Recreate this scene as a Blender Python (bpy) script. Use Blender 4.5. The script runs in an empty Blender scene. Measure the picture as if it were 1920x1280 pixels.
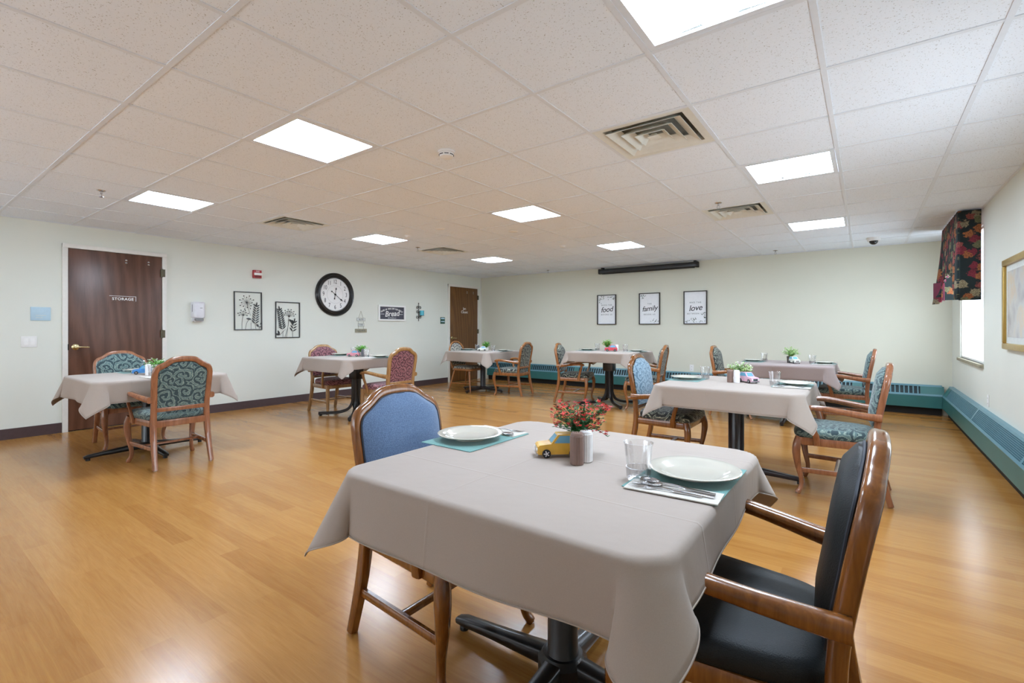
import bpy, bmesh, math, random
from mathutils import Vector, Matrix
random.seed(7)
PI = math.pi
R = math.radians
scn = bpy.context.scene
col = scn.collection

# ---------------------------------------------------------------- camera
cam_d = bpy.data.cameras.new('camera')
cam = bpy.data.objects.new('camera', cam_d)
col.objects.link(cam)
cam.location = (0, 0, 1.206)
cam.rotation_euler = (R(90), 0, R(36.492))
cam_d.sensor_width = 36
cam_d.lens = 898.2 / 1920 * 36
cam_d.shift_y = -25 / 1920
cam_d.clip_start = 0.02
scn.camera = cam

# ---------------------------------------------------------------- world (bright overcast daylight)
WORLD_STRENGTH = 3.4
w = bpy.data.worlds.new('overcast_sky')
scn.world = w
w.use_nodes = True
bg = w.node_tree.nodes['Background']
bg.inputs[0].default_value = (0.80, 0.90, 1.0, 1)
bg.inputs[1].default_value = WORLD_STRENGTH

# ---------------------------------------------------------------- exposure
LAMP = 19.5
scn.view_settings.view_transform = 'Standard'
scn.view_settings.look = 'None'
scn.view_settings.gamma = 1
scn.view_settings.use_curve_mapping = False
scn.view_settings.exposure = 1.0
scn.cycles.max_bounces = 14
scn.cycles.diffuse_bounces = 8

# room dimensions (metres); camera stands at x=0, y=0
XL, XR, YF, YB, HC = -7.48, 0.945, 8.85, -2.214, 2.412
T = 0.6096
def gx(i): return (i - 0.263) * T
def gy(j): return (j + 0.368) * T

# window openings in the right wall: (y from, y to)
WIN = [(6.68, 8.18, 2.25), (2.5, 3.8, 1.85)]   # (y from, y to, head height)
WZ0, WT = 0.84, 0.05
WIN_FILL = [(-6.6, -4.6), (-3.9, -1.9)]    # unseen windows added behind the viewpoint to brighten the ceiling: (x from, x to)
# ================================================================ materials
MATS = {}
def srgb(r, g, b):
    f = lambda c: (c / 255) / 12.92 if c / 255 <= 0.04045 else ((c / 255 + 0.055) / 1.055) ** 2.4
    return (f(r), f(g), f(b), 1)

class NT:
    def __init__(s, name):
        s.m = bpy.data.materials.new(name); s.m.use_nodes = True
        s.t = s.m.node_tree; s.n = s.t.nodes; s.l = s.t.links
        s.b = s.n['Principled BSDF']; s.out = s.n['Material Output']
        MATS[name] = s.m
    def node(s, typ, **kw):
        nd = s.n.new(typ)
        for k, v in kw.items():
            if k.startswith('i_'):
                nd.inputs[k[2:].replace('_', ' ')].default_value = v
            else: setattr(nd, k, v)
        return nd
    def link(s, a, b): s.l.new(a, b)
    def math(s, op, a, b=None, c=None):
        nd = s.n.new('ShaderNodeMath'); nd.operation = op
        for i, v in enumerate((a, b, c)):
            if v is None: continue
            if isinstance(v, (int, float)): nd.inputs[i].default_value = v
            else: s.l.new(v, nd.inputs[i])
        return nd.outputs[0]
    def ramp(s, fac, stops, interp='LINEAR'):
        nd = s.n.new('ShaderNodeValToRGB'); nd.color_ramp.interpolation = interp
        e = nd.color_ramp.elements
        while len(e) < len(stops): e.new(0.5)
        for el, (p, c) in zip(e, stops): el.position = p; el.color = c
        s.l.new(fac, nd.inputs[0]); return nd.outputs[0]
    def mix(s, fac, a, b, mode='MIX'):
        nd = s.n.new('ShaderNodeMix'); nd.data_type = 'RGBA'; nd.blend_type = mode
        for i, v in ((0, fac), (6, a), (7, b)):
            if isinstance(v, (int, float)): nd.inputs[i].default_value = v
            elif isinstance(v, tuple): nd.inputs[i].default_value = v
            else: s.l.new(v, nd.inputs[i])
        return nd.outputs[2]
    def bump(s, h, strength=0.3, dist=0.01):
        nd = s.n.new('ShaderNodeBump'); nd.inputs['Strength'].default_value = strength
        nd.inputs['Distance'].default_value = dist
        s.l.new(h, nd.inputs['Height']); s.l.new(nd.outputs[0], s.b.inputs['Normal'])
    def coords(s, which='Object', scale=(1, 1, 1), rot=(0, 0, 0)):
        tc = s.n.new('ShaderNodeTexCoord'); mp = s.n.new('ShaderNodeMapping')
        mp.inputs['Scale'].default_value = scale; mp.inputs['Rotation'].default_value = rot
        s.l.new(tc.outputs[which], mp.inputs[0]); return mp.outputs[0]
    def world_coords(s, scale=(1, 1, 1)):
        g = s.n.new('ShaderNodeNewGeometry'); mp = s.n.new('ShaderNodeMapping')
        mp.inputs['Scale'].default_value = scale
        s.l.new(g.outputs['Position'], mp.inputs[0]); return mp.outputs[0]
    def noise(s, vec, scale, detail=3, rough=0.5, dist=0):
        nd = s.n.new('ShaderNodeTexNoise'); nd.inputs['Scale'].default_value = scale
        nd.inputs['Detail'].default_value = detail; nd.inputs['Roughness'].default_value = rough
        nd.inputs['Distortion'].default_value = dist
        s.l.new(vec, nd.inputs['Vector']); return nd.outputs[0]

def plain(name, c, rough=0.5, metal=0, spec=0.5, var=0.06, nscale=30, coat=0, bump=0):
    """procedural paint/plastic/metal with a slight tonal mottling"""
    m = NT(name); v = m.coords('Object')
    n = m.noise(v, nscale, 3)
    d = tuple(max(0, x * (1 - var)) for x in c[:3]) + (1,)
    l = tuple(min(1, x * (1 + var)) for x in c[:3]) + (1,)
    m.link(m.ramp(n, [(0.3, d), (0.7, l)]), m.b.inputs['Base Color'])
    m.b.inputs['Roughness'].default_value = rough
    m.b.inputs['Metallic'].default_value = metal
    m.b.inputs['Specular IOR Level'].default_value = spec
    m.b.inputs['Coat Weight'].default_value = coat
    m.b.inputs['Coat Roughness'].default_value = 0.1
    if bump: m.bump(n, bump, 0.004)
    return m.m

def emis(name, c, s):
    m = NT(name); m.b.inputs['Base Color'].default_value = (0.9, 0.9, 0.9, 1)
    m.b.inputs['Emission Color'].default_value = c
    m.b.inputs['Emission Strength'].default_value = s
    return m.m

def wall_mat(name, c):
    m = NT(name); v = m.world_coords()
    n = m.noise(v, 1.2, 2); n2 = m.noise(v, 90, 3)
    d = tuple(x * 0.96 for x in c[:3]) + (1,)
    m.link(m.ramp(n, [(0.3, d), (0.7, c)]), m.b.inputs['Base Color'])
    m.b.inputs['Roughness'].default_value = 0.55
    m.bump(n2, 0.12, 0.003)

def wood_mat(name, dark, light, rough=0.22, coat=0.5, axis=2, scale=1.0):
    m = NT(name)
    sc = [14 * scale] * 3; sc[axis] = 1.6 * scale
    v = m.coords('Object', tuple(sc))
    n = m.noise(v, 3.0, 5, 0.6, 0.8)
    m.link(m.ramp(n, [(0.25, dark), (0.75, light)]), m.b.inputs['Base Color'])
    m.b.inputs['Roughness'].default_value = rough
    m.b.inputs['Coat Weight'].default_value = coat
    m.b.inputs['Coat Roughness'].default_value = 0.12
    m.bump(n, 0.08, 0.002)

def scroll_mat(name, dark, mid, light, scale=9.0):
    """damask upholstery: spiral scrolls around jittered cell centres"""
    m = NT(name)
    uv = m.coords('UV', (scale, scale, scale))
    nz = m.n.new('ShaderNodeTexNoise'); nz.inputs['Scale'].default_value = 2.2; nz.inputs['Detail'].default_value = 2
    m.link(uv, nz.inputs['Vector'])
    off = m.n.new('ShaderNodeVectorMath'); off.operation = 'MULTIPLY_ADD'
    m.link(nz.outputs['Color'], off.inputs[0]); off.inputs[1].default_value = (0.5, 0.5, 0); m.link(uv, off.inputs[2])
    vo = m.n.new('ShaderNodeTexVoronoi'); vo.voronoi_dimensions = '2D'; vo.inputs['Scale'].default_value = 1.0
    m.link(off.outputs[0], vo.inputs['Vector'])
    sub = m.n.new('ShaderNodeVectorMath'); sub.operation = 'SUBTRACT'
    m.link(off.outputs[0], sub.inputs[0]); m.link(vo.outputs['Position'], sub.inputs[1])
    sp = m.n.new('ShaderNodeSeparateXYZ'); m.link(sub.outputs[0], sp.inputs[0])
    ang = m.math('ARCTAN2', sp.outputs[1], sp.outputs[0])
    ph = m.math('MULTIPLY_ADD', vo.outputs['Distance'], 15.0, ang)
    s = m.math('SINE', ph)
    det = m.noise(uv, 6, 4, 0.6)
    s2 = m.math('MULTIPLY_ADD', det, 2.0, m.math('SUBTRACT', s, 1.0))
    f = m.math('MULTIPLY_ADD', s2, 0.5, 0.5)
    m.link(m.ramp(f, [(0.30, dark), (0.52, mid), (0.72, light), (0.86, mid)]), m.b.inputs['Base Color'])
    m.b.inputs['Roughness'].default_value = 0.75
    m.b.inputs['Sheen Weight'].default_value = 0.25
    m.bump(f, 0.25, 0.002)

def weave_mat(name, dark, light, rough=0.8, scale=260, sheen=0.3):
    m = NT(name); v = m.coords('Object')
    n = m.noise(v, scale, 2, 0.6)
    m.link(m.ramp(n, [(0.35, dark), (0.65, light)]), m.b.inputs['Base Color'])
    m.b.inputs['Roughness'].default_value = rough
    m.b.inputs['Sheen Weight'].default_value = sheen
    m.bump(n, 0.2, 0.001)

# --- room
wall_mat('back_wall', srgb(238, 238, 236))
wall_mat('sage_wall', srgb(224, 227, 218))
wall_mat('far_wall', srgb(216, 216, 200))
m = NT('ceiling_tile'); v = m.world_coords()
n = m.noise(v, 150, 2, 0.6); n2 = m.noise(v, 45, 3, 0.6)
spk = m.ramp(n, [(0.31, (1, 1, 1, 1)), (0.36, (0, 0, 0, 1))])
m.link(m.mix(m.math('MULTIPLY', spk, 0.7), srgb(234, 242, 252), srgb(138, 134, 128)), m.b.inputs['Base Color'])
m.b.inputs['Roughness'].default_value = 0.9; m.b.inputs['Specular IOR Level'].default_value = 0.1
m.bump(m.math('SUBTRACT', n2, spk), 0.35, 0.003)
plain('ceiling_metal', srgb(222, 229, 238), 0.45, var=0.02)
plain('plenum_dark', srgb(120, 118, 112), 0.9)
plain('trim_white', srgb(226, 224, 218), 0.4, var=0.02)
plain('baseboard_vinyl', srgb(74, 58, 60), 0.45)
plain('heater_teal', srgb(50, 108, 106), 0.4, var=0.05, nscale=6)
plain('heater_light', srgb(92, 136, 148), 0.35, var=0.05, nscale=6)
plain('heater_core', srgb(26, 46, 50), 0.6)
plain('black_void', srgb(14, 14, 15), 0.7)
plain('black_metal', srgb(22, 22, 24), 0.35, var=0.15, coat=0.2)
plain('brown_black_metal', srgb(38, 30, 32), 0.32, var=0.15, coat=0.2)
plain('chrome', srgb(200, 200, 205), 0.18, 1.0)
plain('steel', srgb(190, 190, 192), 0.2, 1.0)
plain('brass', srgb(212, 196, 150), 0.25, 1.0)
plain('hinge_steel', srgb(92, 86, 70), 0.4, 0.8)
plain('white_plastic', srgb(232, 232, 230), 0.35, var=0.02)
plain('dispenser_white', srgb(222, 222, 228), 0.35, var=0.02)
plain('grey_plastic', srgb(130, 132, 132), 0.35)
plain('ink_black', srgb(22, 22, 24), 0.6)
plain('ink_grey', srgb(96, 100, 100), 0.6)
plain('white_paint', srgb(238, 238, 236), 0.5, var=0.02)
plain('sign_blue', srgb(178, 206, 222), 0.35, var=0.03)
plain('sign_slate', srgb(72, 72, 84), 0.6)
plain('sign_green', srgb(24, 76, 58), 0.4)
plain('alarm_red', srgb(176, 40, 48), 0.35)
plain('clock_face', srgb(240, 240, 240), 0.5, var=0.01)
plain('canvas_white', srgb(236, 238, 240), 0.7, var=0.02)
plain('leaf_print', srgb(92, 106, 92), 0.7, var=0.3)
plain('frame_black', srgb(44, 38, 32), 0.5)
plain('gold_frame', srgb(196, 164, 92), 0.3, 0.75)
plain('mat_board', srgb(206, 212, 210), 0.7)
plain('driftwood', srgb(150, 144, 122), 0.7, var=0.2)
plain('teal_glass', srgb(70, 170, 190), 0.15)
plain('dome_dark', srgb(40, 42, 46), 0.1)
m = NT('art_wash'); v = m.coords('Object', (2.5, 2.5, 2.5))
n = m.noise(v, 1.6, 4)
m.link(m.ramp(n, [(0.3, srgb(150, 152, 158)), (0.5, srgb(196, 196, 198)), (0.62, srgb(206, 190, 170)), (0.75, srgb(190, 200, 214))]), m.b.inputs['Base Color'])
m.b.inputs['Roughness'].default_value = 0.25
# window glass
m = NT('window_glass')
tr = m.n.new('ShaderNodeBsdfTransparent'); gl = m.n.new('ShaderNodeBsdfGlossy'); gl.inputs['Roughness'].default_value = 0.03
lw = m.n.new('ShaderNodeLayerWeight'); lw.inputs[0].default_value = 0.1
mx = m.n.new('ShaderNodeMixShader'); m.link(m.math('MULTIPLY', lw.outputs['Fresnel'], 0.2), mx.inputs[0]); m.link(tr.outputs[0], mx.inputs[1]); m.link(gl.outputs[0], mx.inputs[2])
m.link(mx.outputs[0], m.out.inputs[0])
# clear plastic tumbler
m = NT('tumbler_clear')
tr = m.n.new('ShaderNodeBsdfTransparent'); tr.inputs[0].default_value = (0.97, 0.97, 0.97, 1)
gl = m.n.new('ShaderNodeBsdfGlossy'); gl.inputs['Roughness'].default_value = 0.08; gl.inputs['Color'].default_value = (0.9, 0.9, 0.92, 1)
lw = m.n.new('ShaderNodeLayerWeight'); lw.inputs[0].default_value = 0.35
mx = m.n.new('ShaderNodeMixShader'); m.link(m.math('MULTIPLY_ADD', lw.outputs['Facing'], 0.55, 0.05), mx.inputs[0])
m.link(tr.outputs[0], mx.inputs[1]); m.link(gl.outputs[0], mx.inputs[2]); m.link(mx.outputs[0], m.out.inputs[0])
emis('lamp_diffuser', (0.80, 0.96, 1.15, 1), LAMP)

# floor : sheet vinyl printed with narrow oak strips running along x
m = NT('oak_floor')
v = m.world_coords()
bk = m.n.new('ShaderNodeTexBrick'); m.link(v, bk.inputs['Vector'])
bk.inputs['Scale'].default_value = 1.0; bk.inputs['Brick Width'].default_value = 0.92; bk.inputs['Row Height'].default_value = 0.102
bk.inputs['Mortar Size'].default_value = 0.0; bk.offset = 0.37; bk.offset_frequency = 2; bk.squash = 1.0
bk.inputs['Color1'].default_value = (0, 0, 0, 1); bk.inputs['Color2'].default_value = (1, 1, 1, 1); bk.inputs['Bias'].default_value = 0.0
vs = m.world_coords((1.1, 16, 1)); g1 = m.noise(vs, 2.4, 5, 0.62, 1.4)
vs2 = m.world_coords((5, 110, 1)); g2 = m.noise(vs2, 2.0, 4, 0.6, 0.4)
big = m.noise(v, 0.5, 2)
tone = m.math('ADD', m.math('MULTIPLY', bk.outputs['Color'], 0.22), m.math('ADD', m.math('MULTIPLY', g1, 0.5), m.math('MULTIPLY', g2, 0.2)))
c1 = m.ramp(tone, [(0.25, srgb(154, 103, 48)), (0.5, srgb(172, 122, 62)), (0.8, srgb(190, 141, 80))])
m.link(c1, m.b.inputs['Base Color'])
m.link(m.math('MULTIPLY_ADD', g2, 0.12, 0.16), m.b.inputs['Roughness'])
m.b.inputs['Specular IOR Level'].default_value = 0.45
m.bump(g2, 0.1, 0.0015)

# doors: stained oak veneer with cathedral grain
def door_mat(name, dark, light, sc):
    m = NT(name); v = m.coords('Object', (1, 0.16, 1))
    wv = m.n.new('ShaderNodeTexWave'); wv.wave_type = 'RINGS'; wv.rings_direction = 'Z'
    wv.inputs['Scale'].default_value = sc; wv.inputs['Distortion'].default_value = 9; wv.inputs['Detail'].default_value = 3
    wv.inputs['Detail Scale'].default_value = 1.3
    m.link(v, wv.inputs['Vector'])
    n = m.noise(m.coords('Object', (40, 3, 40)), 2, 4)
    t = m.math('ADD', m.math('MULTIPLY', wv.outputs['Fac'], 0.45), m.math('MULTIPLY', n, 0.55))
    m.link(m.ramp(t, [(0.2, dark), (0.75, light)]), m.b.inputs['Base Color'])
    m.b.inputs['Roughness'].default_value = 0.32; m.bump(t, 0.12, 0.002)
door_mat('storage_door_oak', srgb(80, 50, 36), srgb(104, 70, 54), 3)
door_mat('far_door_oak', srgb(92, 58, 28), srgb(116, 78, 40), 4)

# furniture
wood_mat('chair_wood', srgb(98, 55, 17), srgb(144, 88, 36))
wood_mat('chair_wood_red', srgb(120, 72, 46), srgb(160, 106, 74))
wood_mat('chair_wood_tan', srgb(136, 98, 58), srgb(174, 134, 88))
wood_mat('chair_wood_honey', srgb(126, 76, 38), srgb(166, 110, 62))
scroll_mat('teal_scroll', srgb(40, 62, 68), srgb(84, 108, 108), srgb(150, 166, 152), 10)
scroll_mat('pale_blue_scroll', srgb(92, 122, 142), srgb(128, 156, 176), srgb(172, 194, 206), 12)
scroll_mat('burgundy_scroll', srgb(74, 30, 40), srgb(126, 70, 80), srgb(186, 142, 142), 12)
scroll_mat('dark_leaf_scroll', srgb(22, 28, 30), srgb(74, 82, 76), srgb(196, 200, 180), 8)
scroll_mat('plaid_beige', srgb(60, 56, 62), srgb(150, 146, 134), srgb(190, 186, 170), 10)
weave_mat('blue_weave', srgb(76, 100, 134), srgb(104, 130, 164))
plain('black_vinyl', srgb(20, 24, 26), 0.5, spec=0.3, var=0.3, nscale=350, bump=0.25)
plain('piping_dark', srgb(34, 40, 52), 0.6)
weave_mat('mat_teal', srgb(74, 134, 130), srgb(96, 154, 150), 0.7, 400)
weave_mat('napkin_white', srgb(198, 194, 186), srgb(208, 204, 196), 0.85, 300)
m = NT('plate_china')
m.b.inputs['Base Color'].default_value = srgb(238, 238, 230); m.b.inputs['Roughness'].default_value = 0.12
m.b.inputs['Coat Weight'].default_value = 0.5
n = m.noise(m.coords('Object'), 6, 2); m.link(m.ramp(n, [(0.3, srgb(192, 188, 176)), (0.7, srgb(200, 196, 184))]), m.b.inputs['Base Color'])

def cloth_mat(name, c):
    m = NT(name); v = m.coords('Object')
    n = m.noise(v, 500, 2, 0.6); big = m.noise(v, 5, 3, 0.55)
    d = tuple(x * 0.93 for x in c[:3]) + (1,)
    m.link(m.ramp(n, [(0.3, d), (0.7, c)]), m.b.inputs['Base Color'])
    m.b.inputs['Roughness'].default_value = 0.85; m.b.inputs['Sheen Weight'].default_value = 0.15
    sp = m.n.new('ShaderNodeSeparateXYZ'); m.link(v, sp.inputs[0])
    # ironed fold creases: thin ridges at thirds of the cloth
    cr = None
    for ax, pos in ((1, -0.27), (1, 0.06), (1, 0.36), (0, -0.1)):
        dd = m.math('ABSOLUTE', m.math('SUBTRACT', sp.outputs[ax], pos))
        rr = m.math('MAXIMUM', m.math('SUBTRACT', 1.0, m.math('DIVIDE', dd, 0.006)), 0.0)
        cr = rr if cr is None else m.math('ADD', cr, rr)
    h = m.math('ADD', m.math('MULTIPLY', cr, 0.35), m.math('MULTIPLY', big, 1.5))
    m.bump(h, 0.5, 0.006)
cloth_mat('cloth_greige', srgb(166, 153, 143))
cloth_mat('cloth_mauve', srgb(152, 136, 132))
# tapestry valance fabric: roses on dark green
m = NT('rose_tapestry')
uv = m.coords('UV', (11, 11, 11))
nzc = m.n.new('ShaderNodeTexNoise'); nzc.inputs['Scale'].default_value = 3.5; nzc.inputs['Detail'].default_value = 5; m.link(uv, nzc.inputs['Vector'])
off = m.n.new('ShaderNodeVectorMath'); off.operation = 'MULTIPLY_ADD'; m.link(nzc.outputs['Color'], off.inputs[0]); off.inputs[1].default_value = (1.0, 1.0, 0); m.link(uv, off.inputs[2])
vo = m.n.new('ShaderNodeTexVoronoi'); vo.voronoi_dimensions = '2D'; vo.inputs['Scale'].default_value = 1.0; m.link(off.outputs[0], vo.inputs['Vector'])
petal = m.math('SINE', m.math('MULTIPLY', vo.outputs['Distance'], 34))
sc_ = m.n.new('ShaderNodeSeparateColor'); m.link(vo.outputs['Color'], sc_.inputs[0])
flower = m.ramp(sc_.outputs[0], [(0.0, srgb(128, 40, 56)), (0.3, srgb(150, 78, 70)), (0.5, srgb(164, 100, 56)), (0.66, srgb(112, 116, 82)), (0.86, srgb(150, 140, 110))], 'CONSTANT')
flower = m.mix(m.math('MULTIPLY_ADD', petal, 0.3, 0.3), flower, srgb(60, 20, 30))
mask = m.ramp(vo.outputs['Distance'], [(0.40, (1, 1, 1, 1)), (0.46, (0, 0, 0, 1))])
m.link(m.mix(mask, srgb(20, 34, 36), flower), m.b.inputs['Base Color']); m.b.inputs['Roughness'].default_value = 0.85
plain('burgundy_lining', srgb(110, 40, 62), 0.8)
plain('leaf_green', srgb(118, 184, 76), 0.55, var=0.35, nscale=60)
plain('leaf_dark', srgb(46, 110, 60), 0.55, var=0.35, nscale=60)
plain('leaf_pale', srgb(178, 208, 134), 0.55, var=0.25, nscale=60)
plain('flower_red', srgb(206, 52, 52), 0.55, var=0.3, nscale=60)
plain('flower_white', srgb(238, 240, 232), 0.6)
plain('flower_orange', srgb(232, 130, 60), 0.6)
plain('pot_white', srgb(236, 236, 232), 0.4)
plain('pot_dark', srgb(70, 62, 54), 0.5)
plain('shaker_brown', srgb(128, 102, 92), 0.45)
plain('shaker_white', srgb(238, 238, 240), 0.4)
plain('shaker_grey', srgb(96, 98, 102), 0.45)
plain('car_yellow', srgb(222, 172, 64), 0.4, var=0.1)
plain('car_blue', srgb(64, 128, 190), 0.4, var=0.2)
plain('car_pink', srgb(214, 172, 188), 0.4, var=0.1)
plain('car_rose', srgb(206, 134, 146), 0.4, var=0.1)
plain('car_red', srgb(196, 66, 76), 0.4, var=0.15)
plain('car_cream', srgb(214, 218, 206), 0.4, var=0.1)
plain('car_window', srgb(112, 170, 200), 0.15)
plain('tyre', srgb(24, 24, 26), 0.6)

# ================================================================ geometry helpers
class G:
    """vertex/face collector; every method adds one closed shape"""
    def __init__(s): s.v = []; s.f = []
    def add(s, v, f, mat=None):
        o = len(s.v)
        s.v += [tuple(mat @ Vector(p)) if mat else tuple(p) for p in v]
        s.f += [tuple(i + o for i in q) for q in f]
        return s
    def box(s, x0, x1, y0, y1, z0, z1, mat=None):
        v = [(x, y, z) for z in (z0, z1) for y in (y0, y1) for x in (x0, x1)]
        return s.add(v, [(0, 2, 3, 1), (4, 5, 7, 6), (0, 1, 5, 4), (2, 6, 7, 3), (0, 4, 6, 2), (1, 3, 7, 5)], mat)
    def cbox(s, c, d, mat=None):
        return s.box(c[0] - d[0] / 2, c[0] + d[0] / 2, c[1] - d[1] / 2, c[1] + d[1] / 2, c[2] - d[2] / 2, c[2] + d[2] / 2, mat)
    def lathe(s, prof, n=24, mat=None, rib=None, ring=False):
        v = []; f = []
        for r, z in prof:
            for k in range(n):
                a = 2 * PI * k / n
                rr = r * (1 + (rib * (k % 2) if rib else 0))
                v.append((rr * math.cos(a), rr * math.sin(a), z))
        for i in range(len(prof) - 1):
            for k in range(n):
                f.append((i * n + k, i * n + (k + 1) % n, (i + 1) * n + (k + 1) % n, (i + 1) * n + k))
        if ring:
            q = (len(prof) - 1) * n
            for k in range(n): f.append((q + k, q + (k + 1) % n, (k + 1) % n, k))
        else:
            if prof[0][0] > 1e-5: f.append(tuple(range(n - 1, -1, -1)))
            if prof[-1][0] > 1e-5: f.append(tuple((len(prof) - 1) * n + k for k in range(n)))
        return s.add(v, f, mat)
    def cyl(s, c, r, z0, z1, n=20, mat=None):
        return s.lathe([(r, z0), (r, z1)], n, (mat or Matrix()) @ Matrix.Translation((c[0], c[1], 0)))
    def sweep(s, pts, rad, n=10, up=(0, 0, 1), sq=2.0, closed=False, mat=None):
        """pts path; rad single/ list of (half width across, half height along up)"""
        P = [Vector(p) for p in pts]; m = len(P)
        if not isinstance(rad, list): rad = [rad] * m
        rad = [r if isinstance(r, tuple) else (r, r) for r in rad]
        v = []; f = []; upv = Vector(up)
        for i in range(m):
            if closed: t = P[(i + 1) % m] - P[i - 1]
            else: t = P[min(i + 1, m - 1)] - P[max(i - 1, 0)]
            t.normalize()
            sd = t.cross(upv)
            if sd.length < 1e-4: sd = t.cross(Vector((1, 0, 0)) if abs(t.x) < 0.9 else Vector((0, 1, 0)))
            sd.normalize(); u2 = sd.cross(t).normalized()
            for k in range(n):
                a = 2 * PI * (k + 0.5) / n; c, q = math.cos(a), math.sin(a)
                c2 = math.copysign(abs(c) ** (2 / sq), c); q2 = math.copysign(abs(q) ** (2 / sq), q)
                v.append(P[i] + sd * (rad[i][0] * c2) + u2 * (rad[i][1] * q2))
        for i in range(m if closed else m - 1):
            j = (i + 1) % m
            for k in range(n):
                f.append((i * n + k, i * n + (k + 1) % n, j * n + (k + 1) % n, j * n + k))
        if not closed:
            f.append(tuple(range(n - 1, -1, -1))); f.append(tuple((m - 1) * n + k for k in range(n)))
        return s.add(v, f, mat)
    def prism(s, poly, d0, d1, mat=None):
        """2D polygon (x,y) extruded along z"""
        n = len(poly)
        v = [(x, y, d0) for x, y in poly] + [(x, y, d1) for x, y in poly]
        f = [tuple(range(n - 1, -1, -1)), tuple(range(n, 2 * n))]
        f += [(i, (i + 1) % n, n + (i + 1) % n, n + i) for i in range(n)]
        return s.add(v, f, mat)
    def rings(s, layers, mat=None):
        """list of equal-length closed loops lofted and capped"""
        n = len(layers[0]); v = [p for l in layers for p in l]; f = []
        for i in range(len(layers) - 1):
            for k in range(n):
                f.append((i * n + k, i * n + (k + 1) % n, (i + 1) * n + (k + 1) % n, (i + 1) * n + k))
        f.append(tuple(range(n - 1, -1, -1))); f.append(tuple((len(layers) - 1) * n + k for k in range(n)))
        return s.add(v, f, mat)

def rrect(x0, x1, y0, y1, r, n=5):
    out = []
    for cx, cy, a0 in ((x1 - r, y1 - r, 0), (x0 + r, y1 - r, 90), (x0 + r, y0 + r, 180), (x1 - r, y0 + r, 270)):
        for k in range(n + 1):
            a = R(a0 + 90 * k / n); out.append((cx + r * math.cos(a), cy + r * math.sin(a)))
    return out

def spline(pts, sub=6):
    """Catmull-Rom through the points"""
    P = [Vector(p) for p in pts]; out = []
    for i in range(len(P) - 1):
        p0 = P[max(i - 1, 0)]; p1 = P[i]; p2 = P[i + 1]; p3 = P[min(i + 2, len(P) - 1)]
        for k in range(sub):
            t = k / sub
            out.append(0.5 * ((2 * p1) + (p2 - p0) * t + (2 * p0 - 5 * p1 + 4 * p2 - p3) * t * t + (3 * p1 - p0 - 3 * p2 + p3) * t ** 3))
    out.append(P[-1]); return out

def interp(x, xs, ys):
    if x <= xs[0]: return ys[0]
    for i in range(1, len(xs)):
        if x <= xs[i]:
            return ys[i - 1] + (ys[i] - ys[i - 1]) * (x - xs[i - 1]) / (xs[i] - xs[i - 1])
    return ys[-1]

def mesh(name, g, mat, smooth=None, bevel=0, uv=None, seg=2):
    me = bpy.data.meshes.new(name); me.from_pydata(g.v, [], g.f)
    bm = bmesh.new(); bm.from_mesh(me)
    if bevel:
        bmesh.ops.bevel(bm, geom=bm.edges[:], offset=bevel, segments=seg, affect='EDGES', profile=0.6, clamp_overlap=True)
    bmesh.ops.recalc_face_normals(bm, faces=bm.faces[:])
    bm.to_mesh(me); bm.free()
    if smooth is not None or bevel:
        me.shade_smooth(); me.set_sharp_from_angle(angle=R(smooth if smooth else 35))
    if uv:
        l = me.uv_layers.new(name='UVMap')
        for lp in me.loops: l.data[lp.index].uv = uv(me.vertices[lp.vertex_index].co)
    me.materials.append(MATS[mat]); return me

def link(name, me, parent=None, loc=None, rot=None, scale=None):
    o = bpy.data.objects.new(name, me); col.objects.link(o)
    if parent: o.parent = parent
    if loc: o.location = loc
    if rot: o.rotation_euler = rot
    if scale: o.scale = scale
    return o

def obj(name, g, mat, parent=None, smooth=None, bevel=0, uv=None, loc=None, rot=None, label=None, seg=2):
    o = link(name, mesh(name, g, mat, smooth, bevel, uv, seg), parent, loc, rot)
    if label: o['label'] = label
    return o

def tag(o, label, cat, group=None):
    o['label'] = label; o['category'] = cat
    if group: o['group'] = group
    return o

def thing(name, label, cat, loc=(0, 0, 0), rot=(0, 0, 0), group=None):
    o = bpy.data.objects.new(name, None); o.empty_display_size = 0.1; col.objects.link(o)
    o.location = loc; o.rotation_euler = rot
    return tag(o, label, cat, group)

def structure(o): o['kind'] = 'structure'; return o

def dup(root, loc, rotz=0, label=None, group=None, swap=None):
    def cp(o, par):
        c = o.copy(); col.objects.link(c); c.parent = par
        if swap and o.type == 'MESH' and o.data.materials and o.data.materials[0].name in swap:
            key = (o.data.name, tuple(sorted(swap.items())))
            if key not in SW:
                d = o.data.copy(); d.materials[0] = MATS[swap[o.data.materials[0].name]]; SW[key] = d
            c.data = SW[key]
        for ch in o.children: cp(ch, c)
        return c
    c = cp(root, None); c.location = loc; c.rotation_euler = (0, 0, rotz)
    if label: c['label'] = label
    if group: c['group'] = group
    return c
SW = {}

def text_geo(s, size, shear=0, extrude=0.0006, spacing=1.0, bold=0):
    cu = bpy.data.curves.new('t', 'FONT'); cu.body = s; cu.size = size; cu.shear = shear
    cu.align_x = 'CENTER'; cu.align_y = 'CENTER'; cu.extrude = extrude; cu.space_character = spacing; cu.offset = bold
    cu.resolution_u = 3
    o = bpy.data.objects.new('t', cu); col.objects.link(o)
    bpy.context.view_layer.update()
    dg = bpy.context.evaluated_depsgraph_get()
    me = bpy.data.meshes.new_from_object(o.evaluated_get(dg))
    v = [tuple(p.co) for p in me.vertices]; f = [tuple(p.vertices) for p in me.polygons]
    bpy.data.objects.remove(o); bpy.data.curves.remove(cu); bpy.data.meshes.remove(me)
    return v, f
def TR(x, y, z, rz=0): return Matrix.Translation((x, y, z)) @ Matrix.Rotation(rz, 4, 'Z')

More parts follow.
